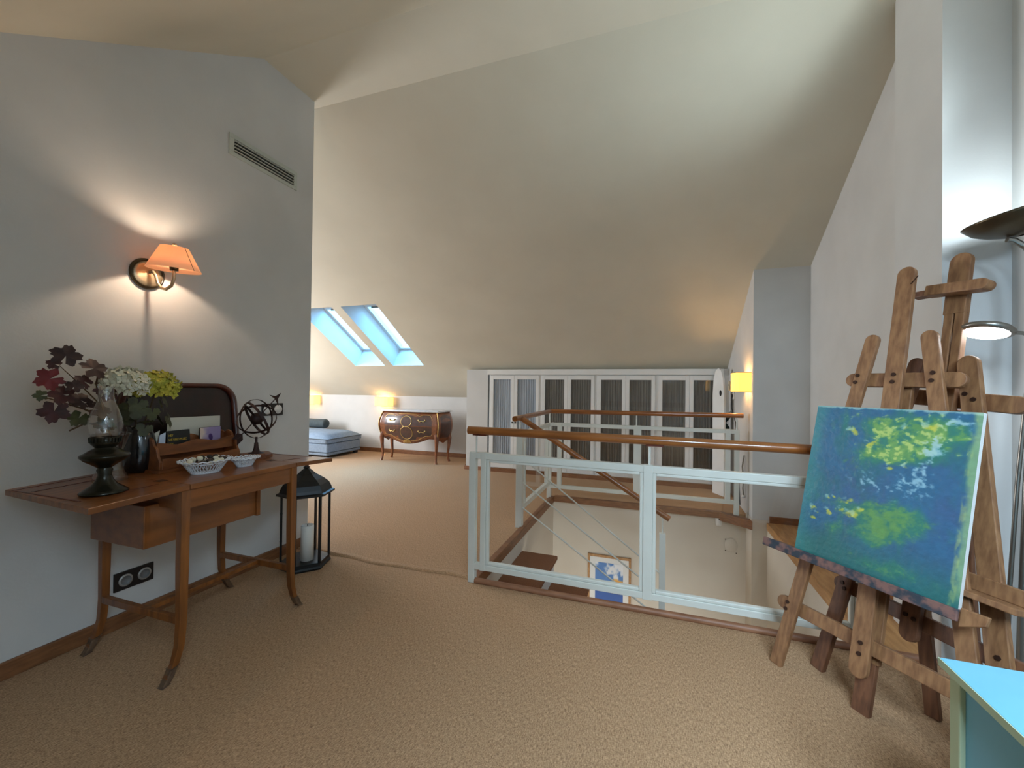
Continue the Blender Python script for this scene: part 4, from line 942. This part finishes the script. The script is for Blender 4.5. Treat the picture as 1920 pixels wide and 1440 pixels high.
PT = thing('painting', 'unframed square canvas painted blue and green with yellow lily flecks on the front easel', 'painting', P0, h-PI/2); PT['loc_local'] = 1
PO = -.036
part(MB().prism([(.047,.517),(.582,.517),(.582,1.158),(.047,1.158)], PO, PO+.018, F), 'canvas', M['white'], PT, 0)
def lily(u, v):
    wu = u+.05*(fbm(u*6,v*6,11)-.5); wv = v+.05*(fbm(u*6,v*6,12)-.5)
    n1 = fbm(wu*4+3, wv*4, 40); n2 = fbm(wu*13, wv*9, 50); n3 = fbm(wu*22, wv*34, 60, 5); n4 = fbm(wu*38+5, wv*60, 70, 3); n5 = fbm(wu*60, wv*22, 80, 3)
    c_ = flat(u, (48,100,132)); c_ = mixc(c_, (62,88,128), sm(n1+.30*(u-.4)-.45*(v-.5), .40, .85)); c_ = mixc(c_, (40,106,112), sm(n2*.5+n1*.5-.25*abs(v-.5), .40,.62)*.6)
    c_ = mixc(c_, (40,106,96), sm(.32-v+.25*(n1-.5), 0, .28)*.8); c_ = mixc(c_, (62,138,134), sm(.10-u+.14*(n1-.5), -.04, .09)*.6)
    def blob(cx, cy, rx, ry): return np.exp(-(((wu-cx)/rx)**2+((wv-cy)/ry)**2))
    G = blob(.55,.88,.30,.09)+blob(.66,.74,.20,.08)+blob(.50,.72,.15,.05)+blob(.80,.88,.14,.08)
    G2 = blob(.64,.36,.22,.09)+blob(.36,.36,.28,.05)*.7+blob(.55,.22,.09,.05)+blob(.26,.20,.12,.07)*.6+blob(.58,.28,.12,.07)+blob(.33,.62,.12,.10)*.55+blob(.6,.07,.3,.05)*.7
    Q = np.clip(G*1.6,0,1); Q2 = np.clip(G2*1.6,0,1)
    c_ = mixc(c_, (54,126,96), sm(G+G2+.9*(n2-.5), .25, .95)*.75)
    c_ = mixc(c_, (100,150,80), sm(G+G2*.7+2.0*(n3-.5), .55, 1.2)*.75*np.maximum(Q,Q2))
    c_ = mixc(c_, (126,166,88), sm(G*1.1+2.6*(n3-.5)+1.0*(n2-.5), .9, 1.7)*.6*Q); c_ = mixc(c_, (104,144,78), sm(G2+2.6*(n4-.5)+1.0*(n2-.5), .8, 1.6)*.5*Q2)
    c_ = mixc(c_, (190,200,112), sm(G+3.6*(n4-.5)+2.2*(n3-.5), 1.15, 1.9)*.7*Q)
    for cx, cy, r_ in ((.10,.24,.022),(.13,.27,.018),(.10,.30,.02),(.21,.30,.022),(.24,.40,.014),(.20,.385,.014),(.33,.40,.025),(.31,.335,.022),(.37,.325,.030),(.405,.32,.026),(.44,.37,.02),(.66,.66,.018),(.30,.84,.03),(.42,.78,.03),(.62,.88,.03),(.75,.90,.03),(.56,.64,.02)):
        bl = np.exp(-(((wu-cx)/r_/1.3)**2+((wv-cy)/r_/.8)**2)); c_ = mixc(c_, (190,186,70), sm(bl+1.6*(n3-.5)+1.2*(n4-.5), .35, 1.0)*.85*np.clip(bl*3,0,1))
        bl = np.exp(-(((wu-cx+r_)/r_)**2+((wv-cy-r_*.5)/r_/.7)**2)); c_ = mixc(c_, (150,186,174), sm(bl+1.8*(n4-.5), .4, 1.0)*.6*np.clip(bl*3,0,1))
    W = blob(.74,.66,.06,.07)+blob(.80,.80,.07,.08)+blob(.72,.56,.09,.05)+blob(.9,.93,.07,.05)+blob(.45,.53,.14,.06)*.6+blob(.62,.50,.10,.04)*.5
    c_ = mixc(c_, (150,186,198), sm(W+2.4*(n4-.5)+2.0*(n3-.5), .50, 1.3)*.8*np.clip(W*1.8,0,1))
    c_ = mixc(c_, (150,180,120), sm(u-.955+.05*(n2-.5), 0, .03)*.7*sm(v,.0,.1)); c_ = mixc(c_, (190,214,196), sm(v-.982+.03*(n3-.5), 0, .012)*.6)
    c_ = mixc(c_, (190,196,110), sm(.02-np.abs(u-.965+.02*(n2-.5)), 0, .012)*sm(n5+.3*(.5-v), .42, .7)*.4)
    return c_*(.94+.12*n4[...,None])
Pp = [Vector(F(.047,.517,PO-.0006)), Vector(F(.582,.517,PO-.0006)), Vector(F(.047,1.158,PO-.0006))]
picture('painted_surface', Pp[0], Pp[1]-Pp[0], Pp[2]-Pp[0], 300, 340, lily, M['oil'], PT)

h2 = R(30); P2 = Vector((.671,2.147,0))
e2 = thing('easel', 'taller rear beech artist easel standing empty behind the painting', 'easel', P2, h2-PI/2)
F = easel_frame(e2, R(12)); 
def part2(mb, name, m, root=e2, bev=.003): return mb.build(name, m, root, local=True, bevel=bev)
part2(slat(F,(.010,0),(.190,1.345),.056,.022,0,False,True), 'leg', M['easel2'])
part2(slat(F,(.628,0),(.356,1.34),.062,.022,0,False,True), 'leg', ml)
for dx in (-.0175, .0175): part2(slat(F,(.312+dx,.36),(.272+dx,1.66),.030,.028,.024,False,False), 'mast_rail', ml)
part2(slat(F,(.274,1.55),(.268,1.765),.070,.022,.022,False,True), 'mast_head', ml)
part2(slat(F,(.312,.33),(.306,.62),.060,.022,.0,True,False), 'mast_foot', M['easel2'])
cpm = part2(slat(F,(.195,1.648),(.372,1.635),.042,.045,-.025,False,True), 'canvas_clamp', ml)
part2(slat(F,(.150,1.640),(.215,1.640),.026,.035,-.02,False,False), 'clamp_tongue', M['easel2'], cpm)
part2(slat(F,(.115,1.226),(.475,1.20),.062,.022,.048,True,True), 'crossbar', ml)
part2(slat(F,(.03,.385),(.60,.375),.055,.022,.022,True,True), 'crossbar', M['easel2'])
tr = part2(MB().prism([(-.02,.545),(.62,.545),(.62,.565),(-.02,.565)], -.085, .0, F), 'canvas_ledge', ml)
part2(MB().prism([(.0,.565),(.62,.565),(.62,.615),(.0,.615)], -.012, .0, F), 'ledge_back', ml, tr)
tp = Vector(F(.29,1.18,.08)); fo_ = e2.matrix_basis.inverted() @ Vector((1.24,2.20,0))
part2(MB().bar(tp, fo_+Vector((0,0,.001)), .05, .022, (1,0,0)), 'leg', M['easel2'])
bolts(F, e2, [(.196,1.235),(.192,1.205),(.365,1.225),(.392,1.205),(.058,.395),(.070,.375),(.298,.39),(.325,.385),(.552,.39),(.575,.365)], 0)

# ------------------------------------------------------------------ floor lamp
fl = thing('floor_lamp', 'steel floor lamp with upward dish and a lit reading arm behind the easels', 'lamp', (1.29,2.06,0))
MB().lathe([(.0001,0),(.12,0),(.12,.014),(.10,.022),(.02,.028),(.0001,.028)], 32, (1.288,2.07,0)).build('base', M['steel'], fl)
MB().tube([(1.288,2.07,.02),(1.31,2.09,.4),(1.33,2.10,.85),(1.352,2.10,1.3),(1.362,2.10,1.60),(1.352,2.10,1.70),(1.33,2.10,1.755),(1.295,2.10,1.785),(1.275,2.10,1.79)], .0105, 12).build('pole', M['steel'], fl)
MB().tube([(1.264,2.085,.02),(1.285,2.105,.45),(1.31,2.11,.85),(1.33,2.10,1.2),(1.345,2.08,1.33),(1.335,2.06,1.40),(1.29,2.05,1.425),(1.255,2.05,1.428)], .007, 10).build('reading_arm', M['steel'], fl)
TL = Matrix.Rotation(R(-11), 4, 'Y')
MB().lathe([(.018,-.055),(.05,-.050),(.095,-.032),(.130,-.010),(.150,.016),(.156,.024),(.150,.022),(.125,.0),(.09,-.020),(.04,-.034),(.0001,-.036)], 40, (1.315,2.10,1.858), TL).build('uplight_dish', M['bronze'], fl)
MB().lathe([(.0001,-.03),(.03,-.03),(.034,-.012),(.0001,-.008)], 16, (1.315,2.10,1.858), TL).build('uplight_bulb', bulb_mat('cool_bulb', (.85,.95,1,1), 12), fl)
point('uplight', (1.285,2.04,1.91), 4, (.74,.90,1.0), .10)
d = bpy.data.lights.new('uplight_beam', 'SPOT'); d.energy = 40; d.color = (.76,.93,1.0); d.spot_size = R(92); d.spot_blend = 1.0; d.shadow_soft_size = .09
o = bpy.data.objects.new('uplight_beam', d); COL.objects.link(o); o.location = (1.285,2.04,1.91); o.rotation_euler = Vector((-.60,.12,.78)).to_track_quat('-Z','Y').to_euler()
TR = Vector((.27,.19,1)).normalized().to_track_quat('Z','Y').to_matrix().to_4x4()
MB().lathe([(.062,-.008),(.074,-.004),(.076,.004),(.068,.014),(.045,.023),(.0001,.028)], 32, (1.185,2.05,1.435), TR).build('reading_shade', M['steel'], fl)
MB().lathe([(.0001,-.008),(.062,-.008)], 32, (1.185,2.05,1.435), TR).build('reading_diffuser', emis('led_panel', (.92,.97,1,1), 9), fl)
d = bpy.data.lights.new('reading_light', 'SPOT'); d.energy = 5; d.color = (.78,.9,1); d.spot_size = R(130); d.spot_blend = .6; d.shadow_soft_size = .05
o = bpy.data.objects.new('reading_light', d); COL.objects.link(o); o.location = (1.205,2.05,1.42); o.rotation_euler = (R(8),R(6),0)

# ------------------------------------------------------------------ aqua cabinet
ch = .60; X0, Y1 = .62, 1.212
cb = thing('side_cabinet', 'light aqua painted cabinet with pale green edges in the lower right foreground', 'cabinet', (1.0,.75,0))
MB().box(X0,1.40,.25,Y1,ch-.018,ch).build('cabinet_top', M['aqua'], cb, bevel=.002)
MB().box(X0-.0015,X0+.001,.25,Y1+.001,ch-.0175,ch-.001).build('top_edge', M['aqua_edge'], cb)
m = MB(); m.box(X0+.012,X0+.03,Y1-.045,Y1-.012,0,ch-.018); m.box(X0+.012,X0+.03,.27,.30,0,ch-.018); m.box(X0+.012,X0+.03,.30,Y1-.045,0,.05); m.build('side_frame', M['aqua_edge'], cb, bevel=.003)
MB().box(X0+.022,X0+.028,.30,Y1-.045,.05,ch-.018).build('side_panel', M['aqua'], cb)
MB().box(X0+.03,1.39,.27,Y1-.014,0,ch-.018).build('body', M['aqua'], cb, bevel=.002)
